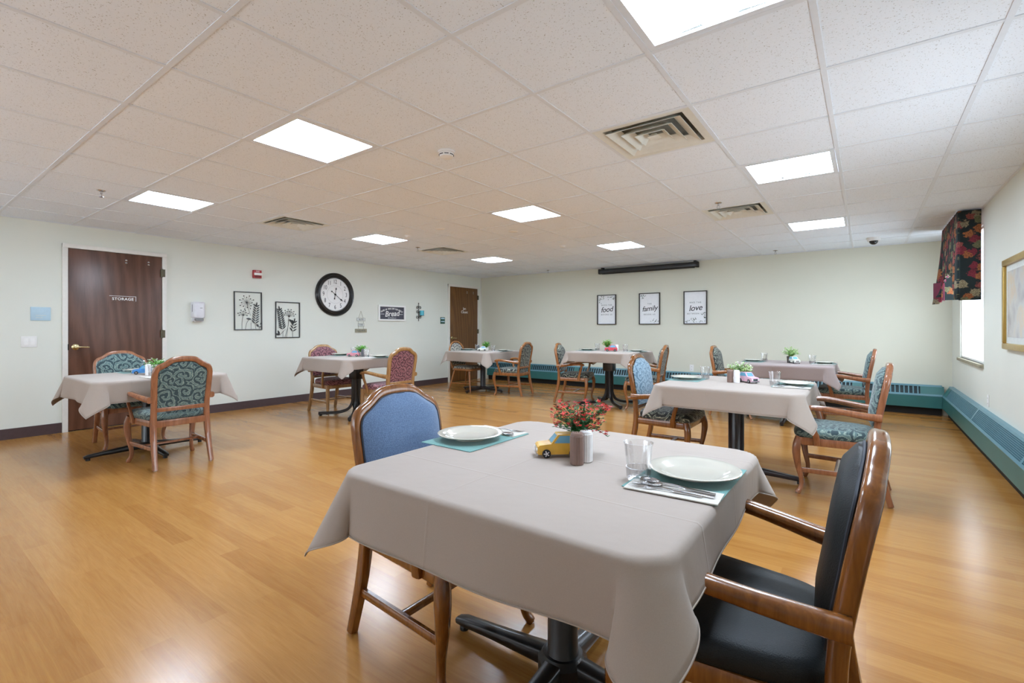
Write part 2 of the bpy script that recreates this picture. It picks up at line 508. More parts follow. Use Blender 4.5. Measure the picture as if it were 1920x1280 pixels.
# wall frames: local x = right along the wall, local y = up, local z = out into the room
LROT = (R(90), 0, R(90)); FROT = (R(90), 0, 0); RROT = (R(90), 0, R(-90))
def on_left(y, z, out=0): return (XL + out, y, z)
def on_far(x, z, out=0): return (x, YF - out, z)
def on_right(y, z, out=0): return (XR - out, y, z)

# ================================================================ room shell
g = G().box(XL - 0.2, XR + 0.2, YB - 0.2, YF + 0.2, -0.1, 0)
structure(obj('floor', g, 'oak_floor'))
structure(obj('wall_left', G().box(XL - 0.2, XL, YB - 0.2, YF + 0.2, 0, 2.6), 'sage_wall'))
structure(obj('wall_far', G().box(XL, XR, YF, YF + 0.2, 0, 2.6), 'far_wall'))
g = G(); xs = [XL] + [q for a, b in WIN_FILL for q in (a, b)] + [XR]
for i in range(0, len(xs), 2): g.box(xs[i], xs[i + 1], YB - WT, YB, 0, 2.6)
for a, b in WIN_FILL: g.box(a, b, YB - WT, YB, 0, 0.9); g.box(a, b, YB - WT, YB, 2.0, 2.6)
structure(obj('wall_back', g, 'back_wall'))
g = G(); ys = [YB - 0.2] + [q for a, b, h in sorted(WIN) for q in (a, b)] + [YF + 0.2]
for i in range(0, len(ys), 2): g.box(XR, XR + WT, ys[i], ys[i + 1], 0, 2.6)
for a, b, h in WIN: g.box(XR, XR + WT, a, b, 0, WZ0); g.box(XR, XR + WT, a, b, h, 2.6)
structure(obj('wall_right', g, 'sage_wall'))

# ceiling: backing slab, lay-in tiles, tee grid
ceil = structure(obj('ceiling', G().box(XL, XR, YB, YF, 2.47, 2.6), 'plenum_dark'))
LIGHTS = [(i, j) for i in (-9, -5, -1) for j in (2, 6, 10)] 
VENTS = [(-2, 4), (-2, 8), (-9, 4), (-9, 8)]
tile_me = {}
for i in range(-12, 2):
    for j in range(-4, 15):
        if (i, j) in LIGHTS or (i, j) in VENTS: continue
        x0, x1 = max(gx(i), XL), min(gx(i + 1), XR); y0, y1 = gy(j), min(gy(j + 1), YF)
        key = (round(x1 - x0, 3), round(y1 - y0, 3))
        if key not in tile_me:
            a, b = key[0] / 2 - 0.004, key[1] / 2 - 0.004
            tile_me[key] = mesh('ceiling_tile', G().box(-a, a, -b, b, 0, 0.018), 'ceiling_tile')
        link('ceiling_tile', tile_me[key], ceil, ((x0 + x1) / 2, (y0 + y1) / 2, HC + 0.004))
tee_y = mesh('ceiling_tee', G().box(-0.012, 0.012, YB, YF, 0, 0.004), 'ceiling_metal')
tee_x = mesh('ceiling_tee', G().box(XL, XR, -0.012, 0.012, 0.0003, 0.0043), 'ceiling_metal')
for i in range(-11, 2): link('ceiling_tee', tee_y, ceil, (gx(i), 0, HC))
for j in range(-3, 15): link('ceiling_tee', tee_x, ceil, (0, gy(j), HC))
g = G().box(XL, XL + 0.02, YB, YF, HC - 0.001, HC + 0.003).box(XR - 0.02, XR, YB, YF, HC - 0.001, HC + 0.003).box(XL, XR, YF - 0.02, YF, HC - 0.001, HC + 0.003)
obj('wall_angle', g, 'ceiling_metal', ceil)

# trims
structure(obj('baseboard_left', G().box(XL, XL + 0.012, YB, 1.355, 0, 0.115).box(XL, XL + 0.012, 2.385, 7.70, 0, 0.115), 'baseboard_vinyl'))
structure(obj('trim_1', G().box(XL, XL + 0.018, YF - 0.018, YF, 0, HC), 'trim_white'))

# ---- doors on the left wall
def door(n, y0, y1, top, mat, hinge_z, text):
    d = bpy.data.objects.new('door_%d' % n, None); col.objects.link(d); structure(d)
    d.location = (XL, y0, 0); d.rotation_euler = LROT
    W = y1 - y0; f = 0.05
    g = G().box(0, f, 0, top, 0, 0.03).box(W - f, W, 0, top, 0, 0.03).box(0, W, top - f, top, 0, 0.0301)
    obj('door_frame', g, 'trim_white', d, bevel=0.003)
    obj('door_leaf', G().box(f + 0.004, W - f - 0.004, 0.012, top - f - 0.004, 0.0, 0.018), mat, d, bevel=0.002)
    obj('door_gap', G().box(f, W - f, 0.002, top - f, 0.0, 0.004), 'black_void', d)
    h = obj('handle_rose', G().lathe([(0.035, 0), (0.035, 0.006), (0.028, 0.012), (0.012, 0.016), (0.012, 0.045)], 24), 'brass', d, 40, loc=(f + 0.065, 0.985, 0.018))
    obj('handle_lever', G().sweep([(0, 0, 0.05), (0.03, 0, 0.052), (0.1, -0.004, 0.048), (0.115, -0.005, 0.04)], [(0.010, 0.010), (0.009, 0.009), (0.008, 0.009), (0.007, 0.008)], 10), 'brass', h, 40)
    obj('latch_plate', G().box(f - 0.004, f + 0.006, 0.95, 1.02, 0.01, 0.0312), 'black_void', d)
    for z in hinge_z:
        obj('hinge', G().lathe([(0.008, -0.055), (0.008, 0.055)], 10, Matrix.Translation((W - f, z, 0.026)) @ Matrix.Rotation(R(-90), 4, 'X')).box(W - f - 0.02, W - f + 0.03, z - 0.05, z + 0.05, 0.018, 0.0315), 'hinge_steel', d)
    return d, W, f
d1, W, f = door(1, 1.357, 2.384, 2.19, 'storage_door_oak', (1.93, 1.13, 0.3), 'STORAGE')
s = obj('name_plate', G().box(0.428, 0.695, 1.535, 1.605, 0.018, 0.0215), 'storage_door_oak', d1, label='brown plastic name plate with pale rim')
obj('plate_rim', G().box(0.428, 0.695, 1.602, 1.606, 0.021, 0.0228).box(0.691, 0.695, 1.545, 1.606, 0.021, 0.0228), 'white_paint', s)
v, fc = text_geo('STORAGE', 0.046, spacing=1.1, bold=0.0006)
obj('lettering', G().add(v, fc, TR(0.562, 1.568, 0.0222)), 'white_paint', s)
hook = mesh('coat_hook', G().lathe([(0.008, 0), (0.01, 0.004), (0.004, 0.02), (0.011, 0.03), (0.0, 0.034)], 12, Matrix.Translation((0, 0.016, 0))).lathe([(0.008, 0), (0.01, 0.004), (0.004, 0.02), (0.011, 0.03), (0.0, 0.034)], 12, Matrix.Translation((0, -0.016, 0))), 'chrome', 40)
for x in (0.588, 0.82): link('coat_hook', hook, d1, (x, 2.035, 0.018))
d2, W, f = door(2, 7.705, 8.755, 2.19, 'far_door_oak', (1.93, 1.13, 0.3), '')
g = G()
for sx, sz, st, sy in ((0.535, 1.655, 'Jan', 0.085), (0.535, 1.575, 'Closet', 0.085)):
    v, fc = text_geo(st, sy); g.add(v, fc, TR(sx, sz, 0.0186))
obj('lettering', g, 'white_paint', d2)
for x in (0.60, 0.82): link('coat_hook', hook, d2, (x, 2.03, 0.018))

# ---- windows on the right wall, then the added fill-light ones in the back wall
for n, (a, b, loc, rot, H) in enumerate([(a, b, (XR, b, WZ0), RROT, h - WZ0) for a, b, h in WIN] + [(a, b, (b, YB, 0.9), (R(90), 0, R(180)), 1.1) for a, b in WIN_FILL], 1):
    wn = bpy.data.objects.new('window_%d' % n, None); col.objects.link(wn); structure(wn)
    wn.location = loc; wn.rotation_euler = rot
    W = b - a
    g = G()
    for x0, x1, y0, y1 in ((0, 0.025, 0, H), (W - 0.025, W, 0, H), (0, W, 0, 0.025), (0, W, H - 0.025, H)):
        g.box(x0, x1, y0, y1, -0.03, -0.014)
    obj('window_frame', g, 'trim_white', wn, bevel=0.003)
    obj('pane', G().box(0.025, W - 0.025, 0.025, H - 0.025, -0.024, -0.02), 'window_glass', wn)
    obj('window_sill', G().box(-0.02, W + 0.02, -0.035, 0.0, -0.12, 0.03), 'driftwood', wn, bevel=0.004)

# ================================================================ heaters
def heater(root, L, x_from, slots):
    """profile in local (x along the wall, y up, z out)"""
    prof = [(0.415, 0.0), (0.415, 0.045), (0.335, 0.105), (0.10, 0.105), (0.10, 0.0)]
    def pr(name, p, mat, x0=0, x1=None, bev=0):
        n = len(p); x1 = L if x1 is None else x1
        v = [(x0, y, z) for y, z in p] + [(x1, y, z) for y, z in p]
        f = [tuple(range(n)), tuple(range(2 * n - 1, n - 1, -1))] + [(i, n + i, n + (i + 1) % n, (i + 1) % n) for i in range(n)]
        return obj(name, G().add(v, f), mat, root, bevel=bev)
    pr('top_shelf', [(0.415, 0), (0.415, 0.036), (0.405, 0.036), (0.405, 0)], 'heater_light')
    pr('front_panel', [(0.272, 0.108), (0.105, 0.108), (0.105, 0.098), (0.272, 0.098)], 'heater_teal')
    pr('front_lip', [(0.282, 0.106), (0.272, 0.112), (0.262, 0.108), (0.272, 0.098)], 'heater_light')
    pr('end_cap', [(0.405, 0.0), (0.405, 0.036), (0.275, 0.1), (0.1, 0.1), (0.1, 0.0)], 'heater_teal', 0, 0.004)
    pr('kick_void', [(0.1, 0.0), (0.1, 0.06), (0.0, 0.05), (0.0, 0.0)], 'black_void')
    pr('core', [(0.395, 0.0), (0.395, 0.026), (0.265, 0.09), (0.11, 0.09), (0.11, 0.0)], 'heater_core' if slots else 'black_void')
    return pr
# far wall: vertical slots between painted bars
hf = tag(bpy.data.objects.new('baseboard_heater', None), 'long teal baseboard heater with vertical slots under the far wall prints', 'heater'); col.objects.link(hf)
hf.location = (-7.2, YF, 0); hf.rotation_euler = FROT
LF = 0.945 - 0.11 + 7.2
pr = heater(hf, LF, 0, True)
def slope(t, lift=0.0):   # point on the sloped grille (y, z)
    return (0.411 - 0.137 * t + 0.46 * lift, 0.034 + 0.07 * t + 0.89 * lift)
def slope_box(x0, x1, t0, t1, th=0.006):
    a, b = slope(t0), slope(t1); c, d = slope(t1, th), slope(t0, th)
    v = [(x0, *a), (x0, *b), (x0, *c), (x0, *d), (x1, *a), (x1, *b), (x1, *c), (x1, *d)]
    return v, [(0, 1, 2, 3), (7, 6, 5, 4), (0, 4, 5, 1), (1, 5, 6, 2), (2, 6, 7, 3), (3, 7, 4, 0)]
obj('grille_rail', G().add(*slope_box(0, LF, 0, 0.15)), 'heater_light', hf)
obj('grille_rail', G().add(*slope_box(0, LF, 0.87, 1.05)), 'heater_light', hf)
bar = mesh('grille_bar', G().add(*slope_box(-0.007, 0.007, 0.14, 0.9, 0.0055)), 'heater_light')
wide = mesh('grille_bar', G().add(*slope_box(-0.06, 0.06, 0.14, 0.9, 0.0058)), 'heater_teal')
x = 0.1; k = 0
while x < LF - 0.25:
    k += 1
    if k % 22 == 0: link('grille_bar', wide, hf, (x + 0.04, 0, 0)); x += 0.13
    else: link('grille_bar', bar, hf, (x, 0, 0)); x += 0.05
obj('blank_panel', G().add(*slope_box(LF - 0.23, LF + 0.02, 0.1, 1.0, 0.0058)), 'heater_teal', hf)
# right wall: perforated steel grilles in framed sections
hr = tag(bpy.data.objects.new('baseboard_heater', None), 'teal baseboard heater with perforated grilles along the window wall', 'heater'); col.objects.link(hr)
LR = YF - 0.1 - 0.9
hr.location = (XR, YF - 0.1, 0); hr.rotation_euler = RROT
pr = heater(hr, LR, 0, False)
obj('grille_rail', G().add(*slope_box(0, LR, -0.02, 0.12)), 'heater_light', hr)
obj('grille_rail', G().add(*slope_box(0, LR, 0.9, 1.05)), 'heater_light', hr)
sec = 1.9; x0 = 0.25
obj('blank_panel', G().add(*slope_box(0, x0, 0.1, 0.95, 0.0055)), 'heater_teal', hr)
while x0 < LR - 0.4:
    x1 = min(x0 + sec, LR - 0.05)
    g = G(); p = 0.017; nx = int((x1 - x0 - 0.05) / p)
    for q in range(nx + 1):
        xx = x0 + 0.025 + q * p; g.add(*slope_box(xx - 0.0015, xx + 0.0015, 0.1, 0.92, 0.004))
    for q in range(1, 9):
        t = 0.1 + 0.82 * q / 9; g.add(*slope_box(x0, x1, t - 0.012, t + 0.012, 0.0038))
    o = obj('perforated_grille', g, 'heater_light', hr); o['kind'] = 'stuff'
    obj('grille_divider', G().add(*slope_box(x1 - 0.025, x1 + 0.025, 0.08, 0.95, 0.0058)), 'heater_light', hr)
    x0 = x1 + 0.025

# ================================================================ ceiling fittings
def make_light():
    t = thing('ceiling_light', '', 'ceiling light', group='recessed square ceiling lights')
    a = T / 2 - 0.013
    g = G()
    for x0, x1, y0, y1 in ((-a, a, -a, -a + 0.03), (-a, a, a - 0.03, a), (-a, -a + 0.03, -a + 0.03, a - 0.03), (a - 0.03, a, -a + 0.03, a - 0.03)): g.box(x0, x1, y0, y1, 0.0, 0.012)
    obj('light_frame', g, 'ceiling_metal', t)
    b = a - 0.03
    g = G().box(-b, b, -b, b, 0.036, 0.046)
    obj('reflector_pan', g, 'white_paint', t)
    # two curved side diffusers and a raised centre basket
    for s in (-1, 1):
        pts = [(0.075 * s, 0.022), (b * s, 0.010), (b * s, 0.028), (0.075 * s, 0.034)]
        vv = [(x, -b, z) for x, z in pts] + [(x, b, z) for x, z in pts]
        obj('diffuser', G().add(vv, [(0, 1, 2, 3), (7, 6, 5, 4), (0, 4, 5, 1), (1, 5, 6, 2), (2, 6, 7, 3), (3, 7, 4, 0)]), 'lamp_diffuser', t)
    ar = [(0.074 * math.cos(R(q)), 0.024 - 0.016 * math.sin(R(q))) for q in range(0, 181, 20)]
    vv = [(x, -b, z) for x, z in ar] + [(x, b, z) for x, z in ar]; n = len(ar)
    ff = [(i, i + 1, n + i + 1, n + i) for i in range(n - 1)] + [tuple(range(n)), tuple(range(2 * n - 1, n - 1, -1)), (0, n, 2 * n - 1, n - 1)]
    obj('centre_basket', G().add(vv, ff), 'lamp_diffuser', t, 40)
    return t
LLAB = {(-1, 2): 'largest square ceiling light, cut off by the top of the picture', (-5, 2): 'square ceiling light left of the smoke detector',
        (-9, 2): 'square ceiling light nearest the storage door', (-5, 6): 'square ceiling light in the centre of the room',
        (-9, 6): 'square ceiling light above the wall clock', (-9, 10): 'farthest square ceiling light, above the far corner door',
        (-5, 10): 'square ceiling light in front of the black projection screen', (-1, 6): 'square ceiling light between the two vents on the window side',
        (-1, 10): 'far square ceiling light nearest the dome camera'}
lt = make_light(); first = True
for (i, j) in LIGHTS:
    loc = (gx(i) + T / 2, gy(j) + T / 2, HC + 0.0005)
    lab = LLAB[(i, j)]
    if first: lt.location = loc; lt['label'] = lab; first = False
    else: dup(lt, loc, 0, lab)

def make_vent():
    t = thing('ceiling_vent', '', 'vent', group='square ceiling air diffusers')
    a = T / 2 - 0.012
    def sq(r, z): return [(-r, -r, z), (r, -r, z), (r, r, z), (-r, r, z)]
    def ring(r0, z0, r1, z1, th=0.003):
        v = sq(r0, z0) + sq(r1, z1) + sq(r1 - 0.0, z1 + th) + sq(r0, z0 + th)
        f = []
        for q in range(4):
            n = (q + 1) % 4
            f += [(q, n, 4 + n, 4 + q), (8 + q, 8 + n, 12 + n, 12 + q), (4 + q, 4 + n, 8 + n, 8 + q), (12 + q, 12 + n, n, q)]
        return G().add(v, f)
    obj('vent_frame', ring(a, 0.0, a - 0.05, 0.006), 'vent_paint', t)
    obj('vent_throat', ring(a - 0.05, 0.006, a - 0.055, 0.055), 'vent_paint', t)
    obj('duct_collar', G().box(-a + 0.03, a - 0.03, -a + 0.03, a - 0.03, 0.054, 0.057), 'duct_dark', t)
    for r0, r1 in ((0.228, 0.165), (0.158, 0.105), (0.094, 0.045)):
        obj('vent_cone', ring(r0, -0.008, r1, 0.03), 'vent_paint', t)
    obj('vent_core', G().add(sq(0.035, -0.004) + sq(0.012, 0.02), [(0, 1, 2, 3), (7, 6, 5, 4), (0, 4, 5, 1), (1, 5, 6, 2), (2, 6, 7, 3), (3, 7, 4, 0)]), 'vent_paint', t)
    return t
plain('vent_paint', srgb(222, 224, 218), 0.45, var=0.03)
plain('duct_dark', srgb(128, 126, 118), 0.8)
VLAB = ['largest square ceiling vent, on the window side', 'square ceiling vent nearest the far window light', 'square ceiling vent above the storage door side', 'smallest square ceiling vent, in front of the far brown door']
vt = make_vent()
for k, (i, j) in enumerate(VENTS):
    loc = (gx(i) + T / 2, gy(j) + T / 2, HC + 0.0005)
    if k == 0: vt.location = loc; vt['label'] = VLAB[0]
    else: dup(vt, loc, 0, VLAB[k])

sd = thing('smoke_detector', 'round white smoke detector on the ceiling beside a light', 'smoke detector', (-2.314, 2.372, HC + 0.004))
obj('base_ring', G().lathe([(0.058, 0), (0.058, -0.012), (0.054, -0.014)], 32), 'white_plastic', sd, 40)
obj('sensor_body', G().lathe([(0.05, -0.012), (0.05, -0.022), (0.046, -0.038), (0.03, -0.046), (0.0, -0.047)], 32), 'white_plastic', sd, 40)
for k in range(8):
    obj('sensor_slot', G().cbox((0.049, 0, -0.027), (0.005, 0.028, 0.004), Matrix.Rotation(k * PI / 4, 4, 'Z')), 'ink_black', sd)
def sprinkler(loc, lab):
    t = thing('fire_sprinkler', lab, 'sprinkler', loc, group='pendant fire sprinklers')
    obj('escutcheon', G().lathe([(0.035, 0), (0.03, -0.006), (0.012, -0.01)], 20), 'chrome', t, 40)
    obj('sprinkler_body', G().lathe([(0.009, -0.01), (0.009, -0.03)], 12).sweep([(0.008, 0, -0.028), (0.014, 0, -0.042), (0.003, 0, -0.056)], 0.003, 6).sweep([(-0.008, 0, -0.028), (-0.014, 0, -0.042), (-0.003, 0, -0.056)], 0.003, 6), 'chrome', t)
    obj('deflector', G().lathe([(0.018, -0.056), (0.018, -0.058)], 16), 'chrome', t)
sprinkler((-5.412, 1.24, HC + 0.004), 'fire sprinkler on the ceiling near the storage door light')
sprinkler((-1.15, 4.908, HC + 0.004), 'fire sprinkler beside the far window-side vent')
sprinkler((-1.141, 8.45, HC + 0.004), 'fire sprinkler by the far wall, right of the projection screen')
sprinkler((-5.403, 4.927, HC + 0.004), 'fire sprinkler left of the smallest ceiling vent')
sprinkler((-5.35, 8.5, HC + 0.004), 'fire sprinkler by the far wall, left of the projection screen')
def puck(loc, lab, r=0.05, h=0.03):
    t = thing('ceiling_sensor', lab, 'sensor', loc)
    obj('sensor_base', G().lathe([(r, 0), (r, -0.006)], 24), 'white_plastic', t)
    obj('sensor_cap', G().lathe([(r * 0.85, -0.006), (r * 0.8, -h * 0.7), (r * 0.5, -h), (0, -h)], 24), 'white_plastic', t, 40)
puck((-3.585, 6.097, HC + 0.004), 'small white ceiling sensor left of the light before the screen')
puck((-4.817, 4.225, HC + 0.004), 'small white ceiling sensor between two lights over the clock side', 0.045)
puck((-4.167, 4.161, HC + 0.004), 'flat white round ceiling cover plate nearer the clock side', 0.06, 0.012)
puck((-3.548, 4.819, HC + 0.004), 'flat white round ceiling cover plate in the room centre', 0.06, 0.012)
dc = thing('security_camera', 'white dome security camera on the ceiling near the valance', 'camera', (0.078, 8.03, HC + 0.004))
obj('camera_base', G().lathe([(0.075, 0), (0.075, -0.02), (0.068, -0.045)], 28), 'white_plastic', dc, 40)
obj('camera_dome', G().lathe([(0.05, -0.044)] + [(0.05 * math.cos(R(q)), -0.044 - 0.05 * math.sin(R(q))) for q in range(15, 91, 15)], 24), 'dome_dark', dc, 40)

# ================================================================ things on the left wall
def plate_thing(name, label, cat, loc, rot, w, h, mat, th=0.008):
    t = thing(name, label, cat, loc, rot)
    obj('cover_plate', G().box(-w / 2, w / 2, -h / 2, h / 2, 0.001, th), mat, t, bevel=0.003)
    return t
t = plate_thing('light_switch', 'white double rocker light switch left of the storage door', 'switch', on_left(1.087, 1.055), LROT, 0.128, 0.122, 'white_plastic')
for x in (-0.026, 0.026): obj('rocker', G().box(x - 0.019, x + 0.019, -0.036, 0.036, 0.007, 0.012), 'white_paint', t, bevel=0.002)
t = plate_thing('room_sign', 'pale blue plastic sign left of the storage door', 'sign', on_left(1.18, 1.367), LROT, 0.165, 0.152, 'sign_blue', 0.012)
g = G()
for yy, ww in ((-0.018, 0.085), (-0.042, 0.055)): g.box(-0.04, -0.04 + ww, yy - 0.003, yy + 0.003, 0.012, 0.0125)
obj('faint_print', g, 'mat_board', t)
t = thing('soap_dispenser', 'white wall soap dispenser right of the storage door', 'dispenser', on_left(2.748, 1.43), LROT)
lay = []
for z, ins in ((0.0, 0.0), (0.07, 0.0), (0.095, 0.012), (0.105, 0.03)):
    lay.append([(x, y, z) for x, y in rrect(-0.075 + ins, 0.075 - ins, -0.085, 0.14 - ins, 0.025)])
obj('dispenser_cover', G().rings(lay), 'dispenser_white', t, 40)
obj('dispenser_base', G().prism(rrect(-0.062, 0.062, -0.135, -0.082, 0.012), 0.0, 0.06), 'dispenser_white', t, 40)
obj('push_lever', G().prism(rrect(-0.048, 0.048, -0.125, -0.088, 0.012), 0.055, 0.1), 'grey_plastic', t, 40)
obj('refill_window', G().box(-0.077, -0.0745, 0.0, 0.1, 0.045, 0.053), 'ink_black', t)
obj('brand_mark', G().prism([(0.0, 0.05), (0.03, 0.05), (0.03, 0.057), (0.0, 0.057)], 0.1048, 0.1056), 'grey_plastic', t)
t = thing('fire_alarm', 'red wall fire alarm strobe above the leaf wall art', 'alarm', on_left(3.555, 2.027), LROT)
obj('alarm_body', G().box(-0.06, 0.06, -0.06, 0.06, 0, 0.045), 'alarm_red', t, bevel=0.006)
obj('strobe_lens', G().prism(rrect(-0.055, 0.062, -0.018, 0.016, 0.008), 0.045, 0.066), 'white_plastic', t, 40)
g = G()
for q in range(5): g.box(-0.045, 0.045, -0.05 + q * 0.006, -0.047 + q * 0.006, 0.045, 0.0465)
obj('horn_grille', g, 'ink_black', t)
v, fc = text_geo('FIRE', 0.03); obj('lettering', G().add(v, fc, TR(0, 0.038, 0.0455)), 'white_paint', t)

# metal botanical wall art
leaf_g = G().prism([(0, 0), (0.22, 0.11), (0.55, 0.15), (0.85, 0.08), (1, 0), (0.85, -0.08), (0.55, -0.15), (0.22, -0.11)], 0, 0.05)
leaf_me = mesh('metal_leaf', leaf_g, 'black_metal')
def art(label, loc, W, H, tilt, stems, fronds, heads, bigs):
    t = thing('metal_wall_art', label, 'wall art', loc, (R(90), R(tilt) * 0, R(90)), 'black metal botanical wall art')
    b = 0.013
    pl = Matrix.Rotation(R(tilt), 4, 'Z')
    obj('art_frame', G().box(-W / 2, W / 2, H / 2 - b, H / 2, 0.004, 0.018, pl).box(-W / 2, W / 2, -H / 2, -H / 2 + b, 0.004, 0.018, pl).box(-W / 2, -W / 2 + b, -H / 2 + b, H / 2 - b, 0.004, 0.018, pl).box(W / 2 - b, W / 2, -H / 2 + b, H / 2 - b, 0.004, 0.018, pl), 'black_metal', t)
    for st in stems:
        obj('stem', G().sweep(spline([(x * W, y * H, 0.01) for x, y in st], 5), 0.0022, 6), 'black_metal', t)
    for x0, y0, x1, y1, n, ln in fronds:
        for k in range(n):
            u = k / max(n - 1, 1); x = (x0 + (x1 - x0) * u) * W; y = (y0 + (y1 - y0) * u) * H
            base = math.atan2((y1 - y0) * H, (x1 - x0) * W)
            for s in (-1, 1):
                link('metal_leaf', leaf_me, t, (x, y, 0.008), (0, 0, base + s * R(48)), (ln * W * (1 - 0.25 * u), ln * W * 0.8, 0.06))
        link('metal_leaf', leaf_me, t, (x1 * W, y1 * H, 0.008), (0, 0, base), (ln * W, ln * W * 0.8, 0.06))
    for x, y, r, a0, a1, n in heads:
        g = G()
        for k in range(n):
            a = R(a0 + (a1 - a0) * k / (n - 1)); rr = r * W * (1 if k % 2 else 0.72)
            g.sweep([(x * W, y * H, 0.01), (x * W + rr * math.cos(a), y * H + rr * math.sin(a), 0.01)], 0.0013, 5)
            g.lathe([(0.0, 0), (0.008, 0.002), (0.008, 0.006), (0, 0.008)], 8, Matrix.Translation((x * W + rr * math.cos(a), y * H + rr * math.sin(a), 0.006)))
        g.lathe([(0.0, 0), (0.012, 0.002), (0.012, 0.008), (0, 0.01)], 10, Matrix.Translation((x * W, y * H, 0.006)))
        obj('seed_head', g, 'black_metal', t)
    for x, y, a, ln in bigs:
        link('metal_leaf', leaf_me, t, (x * W, y * H, 0.008), (0, 0, R(a)), (ln * W, ln * W * 1.2, 0.06))
art('black metal wall art with dandelion heads and leafy frond, nearer the dispenser', on_left(3.432, 1.465), 0.405, 0.575, 0.6,
    [[(-0.05, 0.22), (0.02, 0.02), (0.08, -0.12)], [(-0.18, -0.11), (-0.22, -0.3), (-0.22, -0.48)], [(0.03, -0.22), (-0.06, -0.33), (-0.1, -0.48)], [(0.1, -0.3), (0.1, -0.48)], [(0.25, -0.33), (0.28, -0.48)], [(0.4, -0.4), (0.4, -0.48)]],
    [(0.25, -0.33, 0.30, 0.11, 8, 0.19), (0.38, -0.42, 0.43, -0.36, 1, 0.13)], [(-0.05, 0.22, 0.26, 0, 345, 16), (-0.18, -0.11, 0.19, -5, 185, 9)], [(0.12, -0.22, 170, 0.2), (0.38, -0.42, 130, 0.15)])
art('black metal wall art with a fan flower between two fronds, nearer the clock', on_left(4.045, 1.338), 0.405, 0.575, 0,
    [[(0.05, 0.1), (0.0, -0.2), (-0.05, -0.48)], [(0.05, 0.1), (0.0, -0.2), (-0.12, -0.48)], [(-0.2, -0.3), (-0.2, -0.48)], [(0.2, -0.32), (0.2, -0.48)], [(-0.33, -0.42), (-0.1, -0.26)]],
    [(-0.2, -0.26, -0.33, 0.25, 10, 0.2), (0.2, -0.32, 0.26, -0.08, 4, 0.2)], [(0.05, 0.1, 0.28, 5, 165, 13)], [(0.05, 0.02, -40, 0.28), (-0.33, -0.42, 110, 0.2), (-0.33, -0.42, 160, 0.2)])

# clock
t = thing('wall_clock', 'large round black framed wall clock with white face', 'clock', on_left(4.895, 1.793), LROT)
obj('clock_rim', G().lathe([(0.28, 0.004), (0.376, 0.004), (0.376, 0.022), (0.362, 0.04), (0.352, 0.034), (0.342, 0.046), (0.325, 0.05), (0.315, 0.04), (0.302, 0.044), (0.290, 0.03), (0.286, 0.014)], 64, ring=True), 'black_metal', t, 30)
obj('dial', G().lathe([(0.292, 0.004), (0.292, 0.012)], 64), 'clock_face', t)
def ringg(r, w, z, n=48):
    v = []; f = []
    for k in range(n):
        a = 2 * PI * k / n
        for rr, zz in ((r, z), (r + w, z), (r + w, z + 0.0006), (r, z + 0.0006)): v.append((rr * math.cos(a), rr * math.sin(a), zz))
    for k in range(n):
        q = (k + 1) % n
        for e in range(4): f.append((k * 4 + e, k * 4 + (e + 1) % 4, q * 4 + (e + 1) % 4, q * 4 + e))
    return G().add(v, f)
obj('dial_line', ringg(0.277, 0.002, 0.0121), 'ink_black', t)
obj('dial_line', ringg(0.155, 0.0015, 0.0121), 'ink_grey', t)
for h in range(1, 13):
    a = R(90 - 30 * h); v, fc = text_geo(str(h), 0.092)
    obj('numeral', G().add(v, fc, Matrix.Translation((0.222 * math.cos(a), 0.222 * math.sin(a), 0.0124)) @ Matrix.Diagonal((0.8, 1.15, 1, 1))), 'ink_black', t)
def hand(ang, ln, tail, z):
    m = Matrix.Rotation(R(90 - ang), 4, 'Z')
    return G().prism([(-tail, -0.004), (ln * 0.62, -0.003), (ln * 0.75, -0.013), (ln, 0), (ln * 0.75, 0.013), (ln * 0.62, 0.003), (-tail, 0.004)], z, z + 0.002, m).lathe([(0.012, z), (0.012, z + 0.002)], 12, m @ Matrix.Translation((-tail, 0, 0)))
obj('hour_hand', hand(10, 0.13, 0.075, 0.016), 'ink_black', t)
obj('minute_hand', hand(127, 0.19, 0.085, 0.019), 'ink_black', t)
obj('hand_pin', G().lathe([(0.016, 0.012), (0.016, 0.024), (0, 0.026)], 16), 'ink_black', t)

# hanging kitchen sign
t = thing('hanging_sign', 'small tiered sign hanging on cords below the wall clock', 'sign', on_left(5.43, 1.16), LROT)
obj('hanging_cord', G().sweep([(-0.055, 0.22, 0.006), (0.0, 0.36, 0.006), (0.055, 0.22, 0.006)], 0.0025, 6).sweep([(-0.055, 0.22, 0.006), (-0.055, 0.01, 0.006)], 0.002, 6).sweep([(0.055, 0.22, 0.006), (0.055, 0.01, 0.006)], 0.002, 6), 'driftwood', t)
for yy, w2, h2, st in ((0.205, 0.09, 0.03, 'BLESS'), (0.105, 0.065, 0.032, 'THIS'), (0.0, 0.125, 0.034, 'KITCHEN')):
    b = obj('sign_board', G().box(-w2, w2, yy - h2, yy + h2, 0.004, 0.012), 'driftwood' if st == 'KITCHEN' else 'mat_board', t, bevel=0.002)
    g = G().box(-w2, w2, yy - h2, yy - h2 + 0.005, 0.012, 0.0132).box(-w2, w2, yy + h2 - 0.005, yy + h2, 0.012, 0.0132).box(-w2, -w2 + 0.005, yy - h2, yy + h2, 0.012, 0.0132).box(w2 - 0.005, w2, yy - h2, yy + h2, 0.012, 0.0132)
    obj('board_edge', g, 'driftwood', b)
    v, fc = text_geo(st, 0.042); obj('lettering', G().add(v, fc, TR(0, yy, 0.0126)), 'ink_grey', b)

